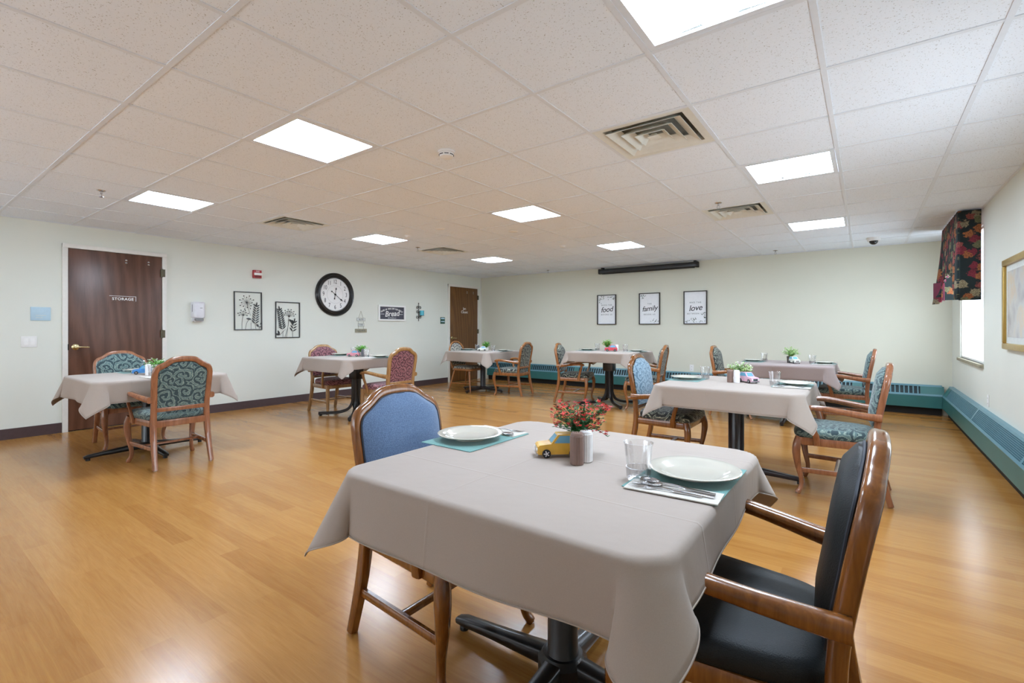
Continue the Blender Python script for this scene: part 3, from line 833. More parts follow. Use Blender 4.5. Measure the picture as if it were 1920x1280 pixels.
# bread sign
t = thing('bread_sign', 'slate coloured Bread sign in a white frame', 'sign', on_left(6.145, 1.50), LROT)
W, H = 0.66, 0.305; b = 0.032
obj('sign_frame', G().box(-W / 2, W / 2, H / 2 - b, H / 2, 0.002, 0.03).box(-W / 2, W / 2, -H / 2, -H / 2 + b, 0.002, 0.03).box(-W / 2, -W / 2 + b, -H / 2 + b, H / 2 - b, 0.002, 0.03).box(W / 2 - b, W / 2, -H / 2 + b, H / 2 - b, 0.002, 0.03), 'white_paint', t)
obj('sign_panel', G().box(-W / 2 + b, W / 2 - b, -H / 2 + b, H / 2 - b, 0.003, 0.014), 'sign_slate', t)
g = G(); st = 'GIVE US THIS DAY OUR DAILY'; n = len(st)
for k, ch in enumerate(st):
    if ch == ' ': continue
    u = (k - (n - 1) / 2) / n; v, fc = text_geo(ch, 0.045, bold=0.001)
    g.add(v, fc, TR(u * 0.53, 0.085 - 0.26 * u * u, 0.0146, -u * 0.9))
v, fc = text_geo('Bread', 0.15, shear=0.25, bold=0.002); g.add(v, fc, TR(0.0, -0.015, 0.0146, R(4)))
v, fc = text_geo('MATTHEW 6:11', 0.03); g.add(v, fc, TR(0, -0.098, 0.0146))
g.box(-0.27, -0.19, -0.026, -0.018, 0.014, 0.0148).box(0.19, 0.27, -0.026, -0.018, 0.014, 0.0148)
obj('lettering', g, 'white_paint', t)

# candle sconce
t = thing('candle_sconce', 'scrolled black iron candle sconce with turquoise glass', 'sconce', on_left(6.84, 1.53), LROT)
def spiral(cx, cy, r, turns, a0, s=1):
    return [(cx + r * (1 - 0.75 * k / 20) * math.cos(a0 + s * turns * 2 * PI * k / 20), cy + r * (1 - 0.75 * k / 20) * math.sin(a0 + s * turns * 2 * PI * k / 20), 0.012) for k in range(21)]
obj('backbone', G().sweep([(0, 0.18, 0.01), (0, -0.18, 0.01)], 0.006, 8), 'black_metal', t)
for cx, cy, r, a0, s in ((-0.04, 0.10, 0.035, 0, 1), (0.04, 0.10, 0.035, PI, -1), (-0.035, 0.02, 0.035, 0, -1), (0.035, 0.02, 0.035, PI, 1), (-0.04, -0.09, 0.035, 0, -1), (0.04, -0.09, 0.035, PI, 1)):
    obj('scroll', G().sweep(spiral(cx, cy, r, 1.1, a0, s), 0.005, 6), 'black_metal', t)
obj('finial', G().lathe([(0, 0), (0.012, 0.02), (0, 0.045)], 10, Matrix.Translation((0, 0.165, 0.01)) @ Matrix.Rotation(R(-90), 4, 'X')), 'black_metal', t)
mm = Matrix.Translation((0.035, -0.06, 0.07)) @ Matrix.Rotation(R(-90), 4, 'X')
obj('holder_arm', G().sweep([(0, -0.08, 0.012), (0.02, -0.08, 0.05), (0.035, -0.066, 0.07)], 0.005, 6), 'black_metal', t)
obj('drip_tray', G().lathe([(0.0, -0.008), (0.05, -0.004), (0.052, 0.0), (0.0, 0.0)], 20, mm), 'black_metal', t)
obj('candle_glass', G().lathe([(0.042, 0.0), (0.045, 0.1), (0.04, 0.1), (0.038, 0.006)], 20, mm, ring=True), 'teal_glass', t, 40)

t = plate_thing('door_sign', 'small dark green room sign left of the far brown door', 'sign', on_left(7.545, 1.375), LROT, 0.135, 0.145, 'sign_green', 0.01)
obj('sign_strip', G().box(-0.055, 0.055, 0.028, 0.058, 0.01, 0.0108), 'sign_blue', t)
obj('sign_strip', G().box(-0.055, 0.055, -0.035, -0.012, 0.01, 0.0108), 'sign_blue', t)

# ================================================================ things on the far wall
t = thing('projection_screen', 'long black roll-up projection screen case high on the far wall', 'projection screen', on_far(-3.35, 2.335), FROT)
obj('screen_case', G().prism(rrect(-0.05, 0.05, -0.045, 0.045, 0.02), -0.93, 0.93, Matrix.Translation((0, 0, 0.075)) @ Matrix.Rotation(R(90), 4, 'Y')), 'black_metal', t, 40)
for s in (-1, 1):
    obj('end_cap', G().prism(rrect(-0.054, 0.054, -0.05, 0.05, 0.02), -0.015, 0.015, Matrix.Translation((0.945 * s, 0, 0.075)) @ Matrix.Rotation(R(90), 4, 'Y')), 'ink_black', t, 40)
    obj('wall_bracket', G().box(s * 0.9 - 0.02, s * 0.9 + 0.02, 0.0, 0.075, 0.0, 0.09), 'black_metal', t)
obj('pull_bar', G().box(-0.9, 0.9, -0.058, -0.046, 0.07, 0.085), 'ink_black', t)
def print_(label, x, lines, leaves):
    t = thing('framed_print', label, 'picture', on_far(x, 1.575), FROT, 'framed word prints on the far wall')
    W, H, b = 0.405, 0.595, 0.014
    obj('print_frame', G().box(-W / 2, W / 2, H / 2 - b, H / 2, 0.002, 0.035).box(-W / 2, W / 2, -H / 2, -H / 2 + b, 0.002, 0.035).box(-W / 2, -W / 2 + b, -H / 2 + b, H / 2 - b, 0.002, 0.035).box(W / 2 - b, W / 2, -H / 2 + b, H / 2 - b, 0.002, 0.035), 'frame_black', t)
    obj('print_sheet', G().box(-W / 2 + b, W / 2 - b, -H / 2 + b, H / 2 - b, 0.003, 0.012), 'canvas_white', t)
    g = G(); g2 = G()
    for s_, sz, y, sh in lines:
        v, fc = text_geo(s_, sz, shear=sh, spacing=1.35 if not sh else 0.95, bold=0.0007 if sh else 0)
        (g if sh else g2).add(v, fc, TR(0, y, 0.0126, R(5) if sh else 0))
    obj('script_word', g, 'ink_black', t); obj('small_lettering', g2, 'ink_grey', t)
    rnd = random.Random(sum(map(ord, label))); g = G()
    for x0, x1, y0, y1, n in leaves:
        for k in range(n):
            px = rnd.uniform(x0, x1); py = rnd.uniform(y0, y1); a = rnd.uniform(0, PI * 2); ln = rnd.uniform(0.025, 0.045)
            px = max(-W / 2 + b + ln, min(W / 2 - b - ln, px)); py = max(-H / 2 + b + ln, min(H / 2 - b - ln, py))
            mt = TR(px, py, 0.0122, a) @ Matrix.Diagonal((ln, ln * 0.8, 0.01, 1))
            g.prism([(0, 0), (0.5, 0.2), (1, 0), (0.5, -0.2)], 0, 0.05, mt)
    obj('leaf_printing', g, 'leaf_print', t)
random.seed(3)
print_('framed print reading bless the food before us', -4.18, [('BLESS THE', 0.038, 0.09, 0), ('food', 0.145, 0.0, 0.3), ('BEFORE US', 0.038, -0.10, 0)], [(-0.2, 0.2, 0.21, 0.29, 22), (-0.2, -0.13, 0.12, 0.25, 7), (0.13, 0.2, 0.17, 0.25, 5)])
print_('framed print reading the family beside us', -3.30, [('THE', 0.038, 0.09, 0), ('family', 0.135, 0.0, 0.3), ('BESIDE US', 0.038, -0.11, 0)], [(-0.2, -0.08, 0.19, 0.29, 12), (0.03, 0.18, -0.29, -0.2, 8)])
print_('framed print reading and the love between us', -2.46, [('AND THE', 0.038, 0.09, 0), ('love', 0.145, -0.01, 0.3), ('BETWEEN US', 0.038, -0.11, 0)], [(-0.2, 0.2, -0.29, -0.2, 22), (0.12, 0.2, -0.2, -0.08, 8)])
def outlet(label, loc, rot):
    t = plate_thing('wall_outlet', label, 'outlet', loc, rot, 0.072, 0.116, 'white_plastic', 0.006)
    for y in (-0.026, 0.026):
        s = obj('socket', G().prism(rrect(-0.017, 0.017, y - 0.016, y + 0.016, 0.008), 0.005, 0.0075), 'white_paint', t)
        obj('socket_slots', G().box(-0.008, -0.005, y - 0.006, y + 0.006, 0.0074, 0.0078).box(0.005, 0.008, y - 0.006, y + 0.006, 0.0074, 0.0078), 'ink_black', s)
outlet('white electrical outlet on the far wall below the love print', on_far(-2.525, 0.492), FROT)
outlet('white electrical outlet on the window wall above the heater', on_right(6.43, 0.507), RROT)

# ================================================================ right wall: picture and valance
t = thing('gold_framed_picture', 'gold framed pale painting on the window wall, cut by the picture edge', 'picture', on_right(5.17, 1.40), RROT)
W, H, b = 0.99, 0.735, 0.05
for x0, x1, y0, y1 in ((-W / 2, W / 2, H / 2 - b, H / 2), (-W / 2, W / 2, -H / 2, -H / 2 + b), (-W / 2, -W / 2 + b, -H / 2 + b, H / 2 - b), (W / 2 - b, W / 2, -H / 2 + b, H / 2 - b)):
    obj('frame_rail', G().box(x0, x1, y0, y1, 0.003, 0.035), 'gold_frame', t, bevel=0.008)
obj('picture_mat', G().box(-W / 2 + b, W / 2 - b, -H / 2 + b, H / 2 - b, 0.003, 0.014), 'mat_board', t)
obj('painting', G().box(-W / 2 + 0.1, W / 2 - 0.1, -H / 2 + 0.1, H / 2 - 0.1, 0.014, 0.0155), 'art_wash', t)

t = thing('window_valance', 'dark floral tapestry valance over the far window', 'valance', (XR - 0.02, 7.92, 0), RROT)
# local x: 0 at the far end to LV at the near end; y up; z out of the wall
LV, DV, top = 1.27, 0.168, HC - 0.012
def sheet(rows, name, mat, th=0.006):
    """rows: list of polylines (top to bottom) -> solid sheet"""
    n = len(rows[0]); v = [p for r in rows for p in r]; f = []
    for i in range(len(rows) - 1):
        for k in range(n - 1): f.append((i * n + k, i * n + k + 1, (i + 1) * n + k + 1, (i + 1) * n + k))
    o = obj(name, G().add(v, f), mat, t, 40, uv=lambda c: (c.x + c.z, c.y))
    md = o.modifiers.new('thickness', 'SOLIDIFY'); md.thickness = th; md.offset = 0
    return o
obj('mounting_board', G().box(0.0, LV, top - 0.02, top, 0.0, DV - 0.01), 'white_paint', t)
# near return and far return
sheet([[(LV, y, z) for z in (0.0, 0.05, 0.1, 0.15, DV)] for y in (top, 2.0, 1.7, 1.49)], 'near_return', 'rose_tapestry')
sheet([[(0, y, z) for z in (0.0, 0.05, 0.1, 0.15, DV)] for y in (top, 2.0, 1.7, 1.55)], 'far_return', 'rose_tapestry')
# pleated front with a raised middle
N = 96
def bot(u):  # hem height along the front
    e = min(u, 1 - u)
    return 1.50 if e < 0.10 else (1.50 + (e - 0.10) / 0.10 * 0.24 if e < 0.20 else 1.74 + 0.07 * math.sin((e - 0.2) / 0.3 * PI / 2))
def pleat(u): return 0.024 * abs(math.sin(u * PI * 9)) ** 0.6
rows = []
for r in range(7):
    rows.append([(LV * k / N, top + (bot(k / N) - top) * r / 6, DV + pleat(k / N) * (0.25 + 0.75 * r / 6) + 0.09 * max(0, 1 - k / N / 0.14) * (r / 6) ** 1.5) for k in range(N + 1)])
sheet(rows, 'pleated_front', 'rose_tapestry')
rows = [[(LV * k / N, bot(k / N) + dy, DV - 0.008 + pleat(k / N) + 0.09 * max(0, 1 - k / N / 0.14)) for k in range(N + 1)] for dy in (0.26, 0.006)]
sheet(rows, 'lining', 'burgundy_lining', 0.003)
for k in range(1, 9):
    xx = LV * k / 9
    obj('pleat_band', G().box(xx - 0.012, xx + 0.012, bot(k / 9) + 0.01, top - 0.01, DV - 0.004, DV + 0.006), 'burgundy_lining', t)

# ================================================================ chairs
def lean(z):   # rear post profile, chair faces +x
    return interp(z, [0, 0.10, 0.22, 0.34, 0.44, 0.56, 0.70, 0.84, 0.96], [-0.285, -0.258, -0.228, -0.208, -0.203, -0.212, -0.236, -0.262, -0.288])
OUT = [(0.2145, 0.42), (0.218, 0.55), (0.224, 0.70), (0.226, 0.80), (0.222, 0.845), (0.207, 0.876), (0.180, 0.893), (0.148, 0.908), (0.118, 0.930), (0.088, 0.946), (0.045, 0.952), (0.0, 0.954)]
OUT = [(y * (0.93 if z > 0.5 else 0.95), z - (0.014 if z > 0.75 else 0)) for y, z in OUT]
def smooth_lean(z):
    return sum(lean(z + d) for d in (-0.06, -0.03, 0, 0.03, 0.06)) / 5 if z > 0.07 else lean(z)
def cabriole(s):
    pts = [(0.245, 0.245, 0.415), (0.258, 0.256, 0.36), (0.262, 0.260, 0.30), (0.25, 0.250, 0.20), (0.232, 0.237, 0.11), (0.235, 0.240, 0.05), (0.252, 0.253, 0.015), (0.258, 0.257, 0.006)]
    rr = [0.024, 0.027, 0.027, 0.021, 0.016, 0.015, 0.019, 0.017]
    P = spline([(x, y * s, z) for x, y, z in pts], 3)
    rad = [interp(i / (len(P) - 1), [k / 7 for k in range(8)], rr) for i in range(len(P))]
    return G().sweep(P, rad, 10, up=(1, 0, 0), sq=2.6)
def straight_leg(s):
    return G().sweep(spline([(0.245, 0.245 * s, 0.415), (0.25, 0.25 * s, 0.25), (0.245, 0.246 * s, 0.1), (0.252, 0.25 * s, 0.006)], 3), [0.024] * 4 + [0.02] * 3 + [0.016] * 3, 10, up=(1, 0, 0), sq=2.8)
def make_chair(wood, fabric, seat_fabric=None, legs=cabriole, back_fabric=None):
    t = thing('dining_armchair', '', 'chair', group='upholstered dining armchairs')
    # rear legs run into the back frame
    for s in (-1, 1):
        P = [(smooth_lean(z), s * interp(z, [0, 0.42], [0.214, 0.204]), z) for z in (0.006, 0.08, 0.16, 0.24, 0.32, 0.38, 0.44)]
        obj('rear_leg', G().sweep(P, [(0.019, 0.018), (0.020, 0.019), (0.021, 0.021), (0.022, 0.022), (0.0235, 0.022), (0.024, 0.021), (0.0245, 0.020)], 10, up=(1, 0, 0), sq=4), wood, t, 50)
        l = obj('front_leg', legs(s), wood, t, 50)
        obj('foot_glide', G().lathe([(0.011, 0.0), (0.013, 0.004), (0.013, 0.008)], 12, Matrix.Translation((0.256, 0.256 * s, 0))), 'chrome', t)
        obj('foot_glide', G().lathe([(0.011, 0.0), (0.013, 0.004), (0.013, 0.008)], 12, Matrix.Translation((-0.283, 0.214 * s, 0))), 'chrome', t)
    pth = [(y, z) for y, z in OUT] + [(-y, z) for y, z in OUT[-2::-1]]
    P = spline([(smooth_lean(z), y, z) for y, z in pth], 4)
    obj('back_frame', G().sweep(P, (0.0235, 0.021), 12, up=(1, 0, 0.15), sq=3.2), wood, t, 50)
    obj('lower_back_rail', G().cbox((smooth_lean(0.505), 0, 0.505), (0.03, 0.395, 0.038)), wood, t, bevel=0.006)
    # upholstered back pad
    rows = [(0.522, 0.198), (0.56, 0.2), (0.62, 0.203), (0.70, 0.207), (0.78, 0.209), (0.825, 0.206), (0.852, 0.194), (0.868, 0.172), (0.882, 0.145), (0.902, 0.114), (0.919, 0.086), (0.927, 0.05), (0.930, 0.015)]
    rows = [(z - (0.016 if z > 0.75 else 0), hw * 0.925) for z, hw in rows]
    NS = 14; front = []; back = []
    for z, hw in rows:
        ez = min(1, (z - 0.522) / 0.05) * min(1, max(0.0, (0.914 - z)) / 0.05)
        for q in range(NS + 1):
            s = -1 + 2 * q / NS; e = (1 - abs(s) ** 5) * (0.35 + 0.65 * ez) if 0 < q < NS else 0
            zf = z + (0.014 if z > 0.75 else 0); hf_ = hw + 0.018
            front.append((smooth_lean(z) + 0.021 + 0.040 * e, s * hf_, zf)); back.append((smooth_lean(z) - 0.006 - 0.012 * e, s * hw, z))
    def shell(pts, flip):
        n = NS + 1; f = []
        for i in range(len(rows) - 1):
            for q in range(NS):
                a = (i * n + q, i * n + q + 1, (i + 1) * n + q + 1, (i + 1) * n + q); f.append(a[::-1] if flip else a)
        return pts, f
    n = NS + 1; m_ = len(rows); g = G(); v = front + back; fo = len(front)
    _, f1 = shell(front, False); f = f1 + [tuple(i + fo for i in q[::-1]) for q in f1]
    rim = [q for q in range(n)] + [i * n + NS for i in range(1, m_)] + [(m_ - 1) * n + q for q in range(NS - 1, -1, -1)] + [i * n for i in range(m_ - 2, 0, -1)]
    for k in range(len(rim)):
        a, b = rim[k], rim[(k + 1) % len(rim)]; f.append((a, fo + a, fo + b, b))
    obj('back_pad', g.add(v, f), back_fabric or fabric, t, 50, uv=lambda c: (c.y, c.z))
    rim_pts = [(smooth_lean(z) + 0.0225, hw + 0.0165, z + (0.013 if z > 0.75 else 0)) for z, hw in rows]
    rim_pts = rim_pts + [(x, -y, z) for x, y, z in rim_pts[::-1]]
    obj('piping', G().sweep(spline(rim_pts, 2), 0.004, 6, up=(1, 0, 0), closed=False), 'piping_dark' if fabric in ('blue_weave', 'black_vinyl') else fabric, t, 50, uv=lambda c: (c.y, c.z))
    # seat cushion
    def seat_loop(inset, z, k=0):
        x0, x1 = -0.20 + inset, 0.288 - inset; out = []
        for px, py in rrect(x0, x1, -1, 1, 0.0001, 1): pass
        n = 44
        for q in range(n):
            a = 2 * PI * q / n; c, s = math.cos(a), math.sin(a)
            e = 5.0; cc = math.copysign(abs(c) ** (2 / e), c); ss = math.copysign(abs(s) ** (2 / e), s)
            x = (x0 + x1) / 2 + (x1 - x0) / 2 * cc
            hw = interp(x, [-0.2, 0.288], [0.204, 0.275]) - inset
            out.append((x, hw * ss, z))
        return out
    lay = [seat_loop(0.012, 0.408), seat_loop(0.0, 0.42), seat_loop(-0.004, 0.442), seat_loop(0.002, 0.463), seat_loop(0.018, 0.477), seat_loop(0.06, 0.486), seat_loop(0.12, 0.490), seat_loop(0.17, 0.491)]
    obj('seat_cushion', G().rings(lay), seat_fabric or fabric, t, 50, uv=lambda c: (c.x + (c.z if abs(c.x) > 0.2 else 0), c.y + c.z))
    # seat rails
    obj('front_rail', G().box(0.235, 0.262, -0.235, 0.235, 0.36, 0.415), wood, t, bevel=0.004)
    obj('back_rail', G().box(-0.222, -0.19, -0.2, 0.2, 0.355, 0.412), wood, t, bevel=0.004)
    for s in (-1, 1):
        obj('side_rail', G().sweep([(-0.21, 0.2 * s, 0.385), (0.25, 0.247 * s, 0.387)], (0.013, 0.028), 8, sq=6), wood, t, 50)
        obj('side_stretcher', G().sweep([(-0.24, 0.207 * s, 0.175), (0.242, 0.243 * s, 0.175)], (0.010, 0.017), 8, sq=5), wood, t, 50)
        # arm: butts on the outside of the post, bows out and turns down at the front
        A = spline([(-0.235, 0.236 * s, 0.597), (-0.17, 0.242 * s, 0.600), (-0.06, 0.265 * s, 0.615), (0.06, 0.283 * s, 0.632), (0.15, 0.285 * s, 0.637), (0.205, 0.280 * s, 0.628), (0.225, 0.277 * s, 0.612)], 4)
        n = len(A); rad = [(interp(i / (n - 1), [0, 0.1, 0.35, 0.7, 0.92, 1], [0.024, 0.025, 0.024, 0.031, 0.030, 0.02]), interp(i / (n - 1), [0, 0.1, 0.4, 0.8, 1], [0.027, 0.026, 0.021, 0.019, 0.014])) for i in range(n)]
        obj('arm', G().sweep(A, rad, 12, sq=2.6), wood, t, 50)
        S = spline([(0.135, 0.252 * s, 0.365), (0.138, 0.260 * s, 0.42), (0.158, 0.272 * s, 0.50), (0.182, 0.280 * s, 0.57), (0.188, 0.281 * s, 0.628)], 4)
        obj('arm_support', G().sweep(S, [(0.013, 0.022)] * 6 + [(0.012, 0.018)] * (len(S) - 6), 10, up=(1, 0, 0), sq=3), wood, t, 50)
    obj('cross_stretcher', G().sweep([(0.02, -0.228, 0.175), (0.02, 0.228, 0.175)], (0.017, 0.010), 8, sq=5), wood, t, 50)
    return t

def make_hoop_chair():
    t = thing('hoop_back_chair', '', 'chair')
    wood, fab = 'chair_wood_honey', 'plaid_beige'
    hoop = [(-0.19, 0.215, 0.45), (-0.23, 0.235, 0.62), (-0.26, 0.225, 0.76), (-0.28, 0.17, 0.87), (-0.292, 0.09, 0.925), (-0.295, 0, 0.94)]
    P = spline(hoop + [(x, -y, z) for x, y, z in hoop[-2::-1]], 4)
    obj('back_hoop', G().sweep(P, (0.016, 0.015), 10, up=(1, 0, 0)), wood, t, 50)
    lay_f = []
    rows = [(0.5, 0.195), (0.6, 0.205), (0.7, 0.205), (0.78, 0.19), (0.84, 0.16), (0.885, 0.115), (0.915, 0.04)]
    lv = lambda z: interp(z, [0.45, 0.62, 0.76, 0.87, 0.94], [-0.19, -0.23, -0.26, -0.28, -0.295])
    g = G(); v = []; f = []; NS = 8; n = NS + 1
    for side in (0.022, -0.014):
        for z, hw in rows:
            for q in range(n):
                s = -1 + 2 * q / NS; v.append((lv(z) + side * (1 - 0.7 * s ** 4), s * hw, z))
    m_ = len(rows); fo = m_ * n
    for i in range(m_ - 1):
        for q in range(NS):
            a = (i * n + q, i * n + q + 1, (i + 1) * n + q + 1, (i + 1) * n + q); f += [a, tuple(x + fo for x in a[::-1])]
    rim = list(range(n)) + [i * n + NS for i in range(1, m_)] + [(m_ - 1) * n + q for q in range(NS - 1, -1, -1)] + [i * n for i in range(m_ - 2, 0, -1)]
    for k in range(len(rim)): a, b = rim[k], rim[(k + 1) % len(rim)]; f.append((a, fo + a, fo + b, b))
    obj('back_pad', g.add(v, f), fab, t, 50, uv=lambda c: (c.y, c.z))
    def loop(ins, z): return [(x, y, z) for x, y in rrect(-0.21 + ins, 0.25 - ins, -0.235 + ins, 0.235 - ins, 0.09 - ins * 0.5)]
    obj('seat_frame', G().rings([loop(0.01, 0.40), loop(0, 0.41), loop(0, 0.43), loop(0.01, 0.44)]), wood, t, 50)
    obj('seat_cushion', G().rings([loop(0.015, 0.44), loop(0.008, 0.455), loop(0.02, 0.475), loop(0.06, 0.486)]), fab, t, 50, uv=lambda c: (c.x, c.y))
    for sx, x0, x1 in ((1, 0.19, 0.27), (-1, -0.16, -0.25)):
        for s in (-1, 1):
            obj('leg', G().sweep([(x0, 0.185 * s, 0.41), ((x0 + x1) / 2, 0.22 * s, 0.2), (x1, 0.255 * s, 0.0)], [0.017, 0.019, 0.013], 10), wood, t, 50)
    for s in (-1, 1): obj('side_stretcher', G().sweep([(-0.215, 0.228 * s, 0.16), (0.235, 0.228 * s, 0.16)], 0.010, 8), wood, t, 50)
    obj('cross_stretcher', G().sweep([(0.0, -0.226, 0.16), (0.0, 0.226, 0.16)], 0.010, 8), wood, t, 50)
    return t

def place(o, x, y, rot, label):
    o.location = (x, y, 0); o.rotation_euler = (0, 0, R(rot)); o['label'] = label
    return o
# near table
place(make_chair('chair_wood', 'blue_weave'), -1.36, 1.368, 0, 'blue woven armchair tucked under the left side of the near table')
place(make_chair('chair_wood', 'black_vinyl'), -0.258, 1.415, 180, 'black vinyl armchair with glossy wooden arms in the right foreground')
# table by the storage door
c1 = place(make_chair('chair_wood_red', 'teal_scroll'), -5.08, 1.665, 180, 'teal scroll armchair seen from behind in front of the storage door table')
dup(c1, (-6.25, 1.655, 0), 0, 'teal scroll armchair between its table and the storage door')
# table under the clock
c3 = place(make_chair('chair_wood_tan', 'burgundy_scroll', legs=straight_leg), -6.24, 4.06, 0, 'burgundy patterned armchair on the wall side of the table under the clock')
dup(c3, (-5.05, 4.12, 0), PI, 'burgundy patterned armchair with tan frame right of the table under the clock')
# corner table
c4 = place(make_chair('chair_wood_honey', 'dark_leaf_scroll'), -5.16, 7.03, 187, 'leaf patterned armchair angled at the corner table by the far door')
place(make_hoop_chair(), -6.2, 6.93, 4, 'round hoop back chair in front of the far brown door')
# table before the far prints
dup(c4, (-3.86, 6.95, 0), R(14), 'leaf patterned armchair left of the table with the red toy car')
dup(c4, (-2.66, 7.02, 0), R(188), 'leaf patterned armchair right of the table with the red toy car')
# middle right table
c2 = place(make_chair('chair_wood_red', 'teal_scroll', seat_fabric='teal_scroll'), -0.15, 4.31, 180, 'teal scroll armchair right of the table with the pink toy car')
place(make_chair('chair_wood', 'dark_leaf_scroll', back_fabric='pale_blue_scroll'), -1.45, 4.31, 0, 'armchair with pale blue back left of the table with the pink toy car')
# far right table
dup(c4, (-1.47, 7.2, 0), 0, 'leaf patterned armchair left of the far right table')
dup(c2, (-0.20, 7.2, 0), PI, 'teal scroll armchair right of the far right table near the window')

# ================================================================ tables
def tabletop(t, z, half=0.522):
    obj('tabletop', G().prism(rrect(-half, half, -half, half, 0.09), z - 0.034, z - 0.004), 'driftwood', t)
def cross_table(label, x, y, z, mat='black_metal', r=0.052):
    t = thing('pedestal_table', label, 'table', (x, y, 0), group='square dining tables')
    tabletop(t, z)
    obj('column', G().lathe([(r + 0.02, 0.06), (r + 0.012, 0.085), (r, 0.1), (r, z - 0.05), (0.09, z - 0.045), (0.09, z - 0.034)], 24), mat, t, 40)
    for k in range(4):
        m = Matrix.Rotation(k * PI / 2, 4, 'Z')
        P = [(0.02, 0, 0.062), (0.12, 0, 0.056), (0.3, 0, 0.046), (0.45, 0, 0.036), (0.485, 0, 0.03)]
        a = obj('base_arm', G().sweep(P, [(0.038, 0.034), (0.034, 0.028), (0.028, 0.020), (0.027, 0.016), (0.02, 0.012)], 10, sq=4, mat=m), mat, t, 50)
        obj('levelling_foot', G().lathe([(0.018, 0), (0.018, 0.012), (0.008, 0.03)], 12, m @ Matrix.Translation((0.455, 0, 0))), 'ink_black', a)
    obj('hub', G().lathe([(0.085, 0.03), (0.085, 0.075), (0.068, 0.095)], 24), mat, t, 40)
    return t
def adjustable_table(label, x, y, z):
    t = thing('adjustable_table', label, 'table', (x, y, 0), group='square dining tables')
    tabletop(t, z)
    obj('height_housing', G().box(-0.085, 0.085, -0.06, 0.06, z - 0.31, z - 0.036), 'black_metal', t, bevel=0.006)
    for s in (-1, 1):
        obj('locking_knob', G().lathe([(0.007, 0), (0.007, 0.07), (0.018, 0.072), (0.018, 0.1), (0.0, 0.104)], 12, Matrix.Translation((0.08 * s, -0.02, z - 0.11)) @ Matrix.Rotation(R(90 * s), 4, 'Y')), 'ink_black', t)
    for k in range(4):
        m = Matrix.Rotation(PI / 4 + k * PI / 2, 4, 'Z')
        P = spline([(0.045, 0, z - 0.28), (0.045, 0, 0.26), (0.055, 0, 0.17), (0.11, 0, 0.085), (0.22, 0, 0.045), (0.36, 0, 0.036), (0.5, 0, 0.034)], 4)
        l = obj('curved_leg', G().sweep(P, (0.024, 0.02), 8, up=(0, 0, 1) if False else (1, 0, 1), sq=5, mat=m), 'black_metal', t, 50)
        obj('levelling_foot', G().lathe([(0.018, 0), (0.018, 0.012), (0.008, 0.03)], 12, m @ Matrix.Translation((0.475, 0, 0))), 'ink_black', l)
    obj('inner_post', G().box(-0.035, 0.035, -0.035, 0.035, 0.10, z - 0.25), 'black_metal', t, bevel=0.004)
    return t

def cloth(label, x, y, z, mat, over=(0.2, 0.2, 0.2, 0.2), n=84, rc=0.085, phi=22, seed=1):
    """square cloth hung over a rounded square top; over = overhang at -x, +x, -y, +y"""
    a = 0.535; rb = 0.014; ai = a - rb
    xn, xp, yn, yp = over; rnd = random.Random(seed)
    ph = [rnd.uniform(0, 6.28) for _ in range(8)]
    us = [-(a + xn) + (2 * a + xn + xp) * i / n for i in range(n + 1)]
    vs = [-(a + yn) + (2 * a + yn + yp) * j / n for j in range(n + 1)]
    V = []
    for vv in vs:
        for uu in us:
            au, av = abs(uu), abs(vv); qx, qy = max(au - (ai - rc), 0), max(av - (ai - rc), 0)
            L = math.hypot(qx, qy); d = L - rc
            if d <= 0 or L == 0: V.append((uu, vv, 0)); continue
            nx, ny = qx / L, qy / L
            bx, by = min(au, ai - rc) + nx * rc, min(av, ai - rc) + ny * rc
            ang = math.atan2(ny, nx); tt = ang / (PI / 2)          # 0..1 through the corner
            w = math.sin(PI * tt) ** 1.3
            if d < rb * PI / 2:
                th = d / rb; hor = rb * math.sin(th); drop = rb * (1 - math.cos(th))
            else:
                e = d - rb * PI / 2; hor = rb; drop = rb
                along = uu if ny > nx else vv
                side = (0 if ny <= nx else 2) + (1 if (uu if ny <= nx else vv) > 0 else 0)
                wave = 0.10 * math.sin(along * 5.5 + ph[side]) + 0.05 * math.sin(along * 13 + ph[side + 4])
                fl = R(4) + R(phi - 4) * w + wave * (1 - w) * 0.9
                hor += e * math.sin(fl); drop += e * math.cos(fl)
            lat = (0.0 if d <= 0 else min(d, 0.3)) * 0.22 * math.sin(2 * PI * tt)
            px, py = bx + nx * hor - (-ny) * -lat * 0 + ny * lat, by + ny * hor - nx * lat
            V.append((math.copysign(px, uu), math.copysign(py, vv), -drop))
    F = [(j * (n + 1) + i, j * (n + 1) + i + 1, (j + 1) * (n + 1) + i + 1, (j + 1) * (n + 1) + i) for j in range(n) for i in range(n)]
    o = tag(obj('tablecloth', G().add(V, F), mat, None, 80, loc=(x, y, z)), label, 'tablecloth', 'square tablecloths')
    md = o.modifiers.new('thickness', 'SOLIDIFY'); md.thickness = 0.0016; md.offset = -1
    # hem: a doubled band along the edge
    idx = lambda i, j: Vector(V[j * (n + 1) + i])
    edge = [(i, 0) for i in range(n)] + [(n, j) for j in range(n)] + [(i, n) for i in range(n, 0, -1)] + [(0, j) for j in range(n, 0, -1)]
    obj('hem', G().sweep([idx(i, j) for i, j in edge], 0.0022, 5, closed=True), mat, o, 60)
    return o

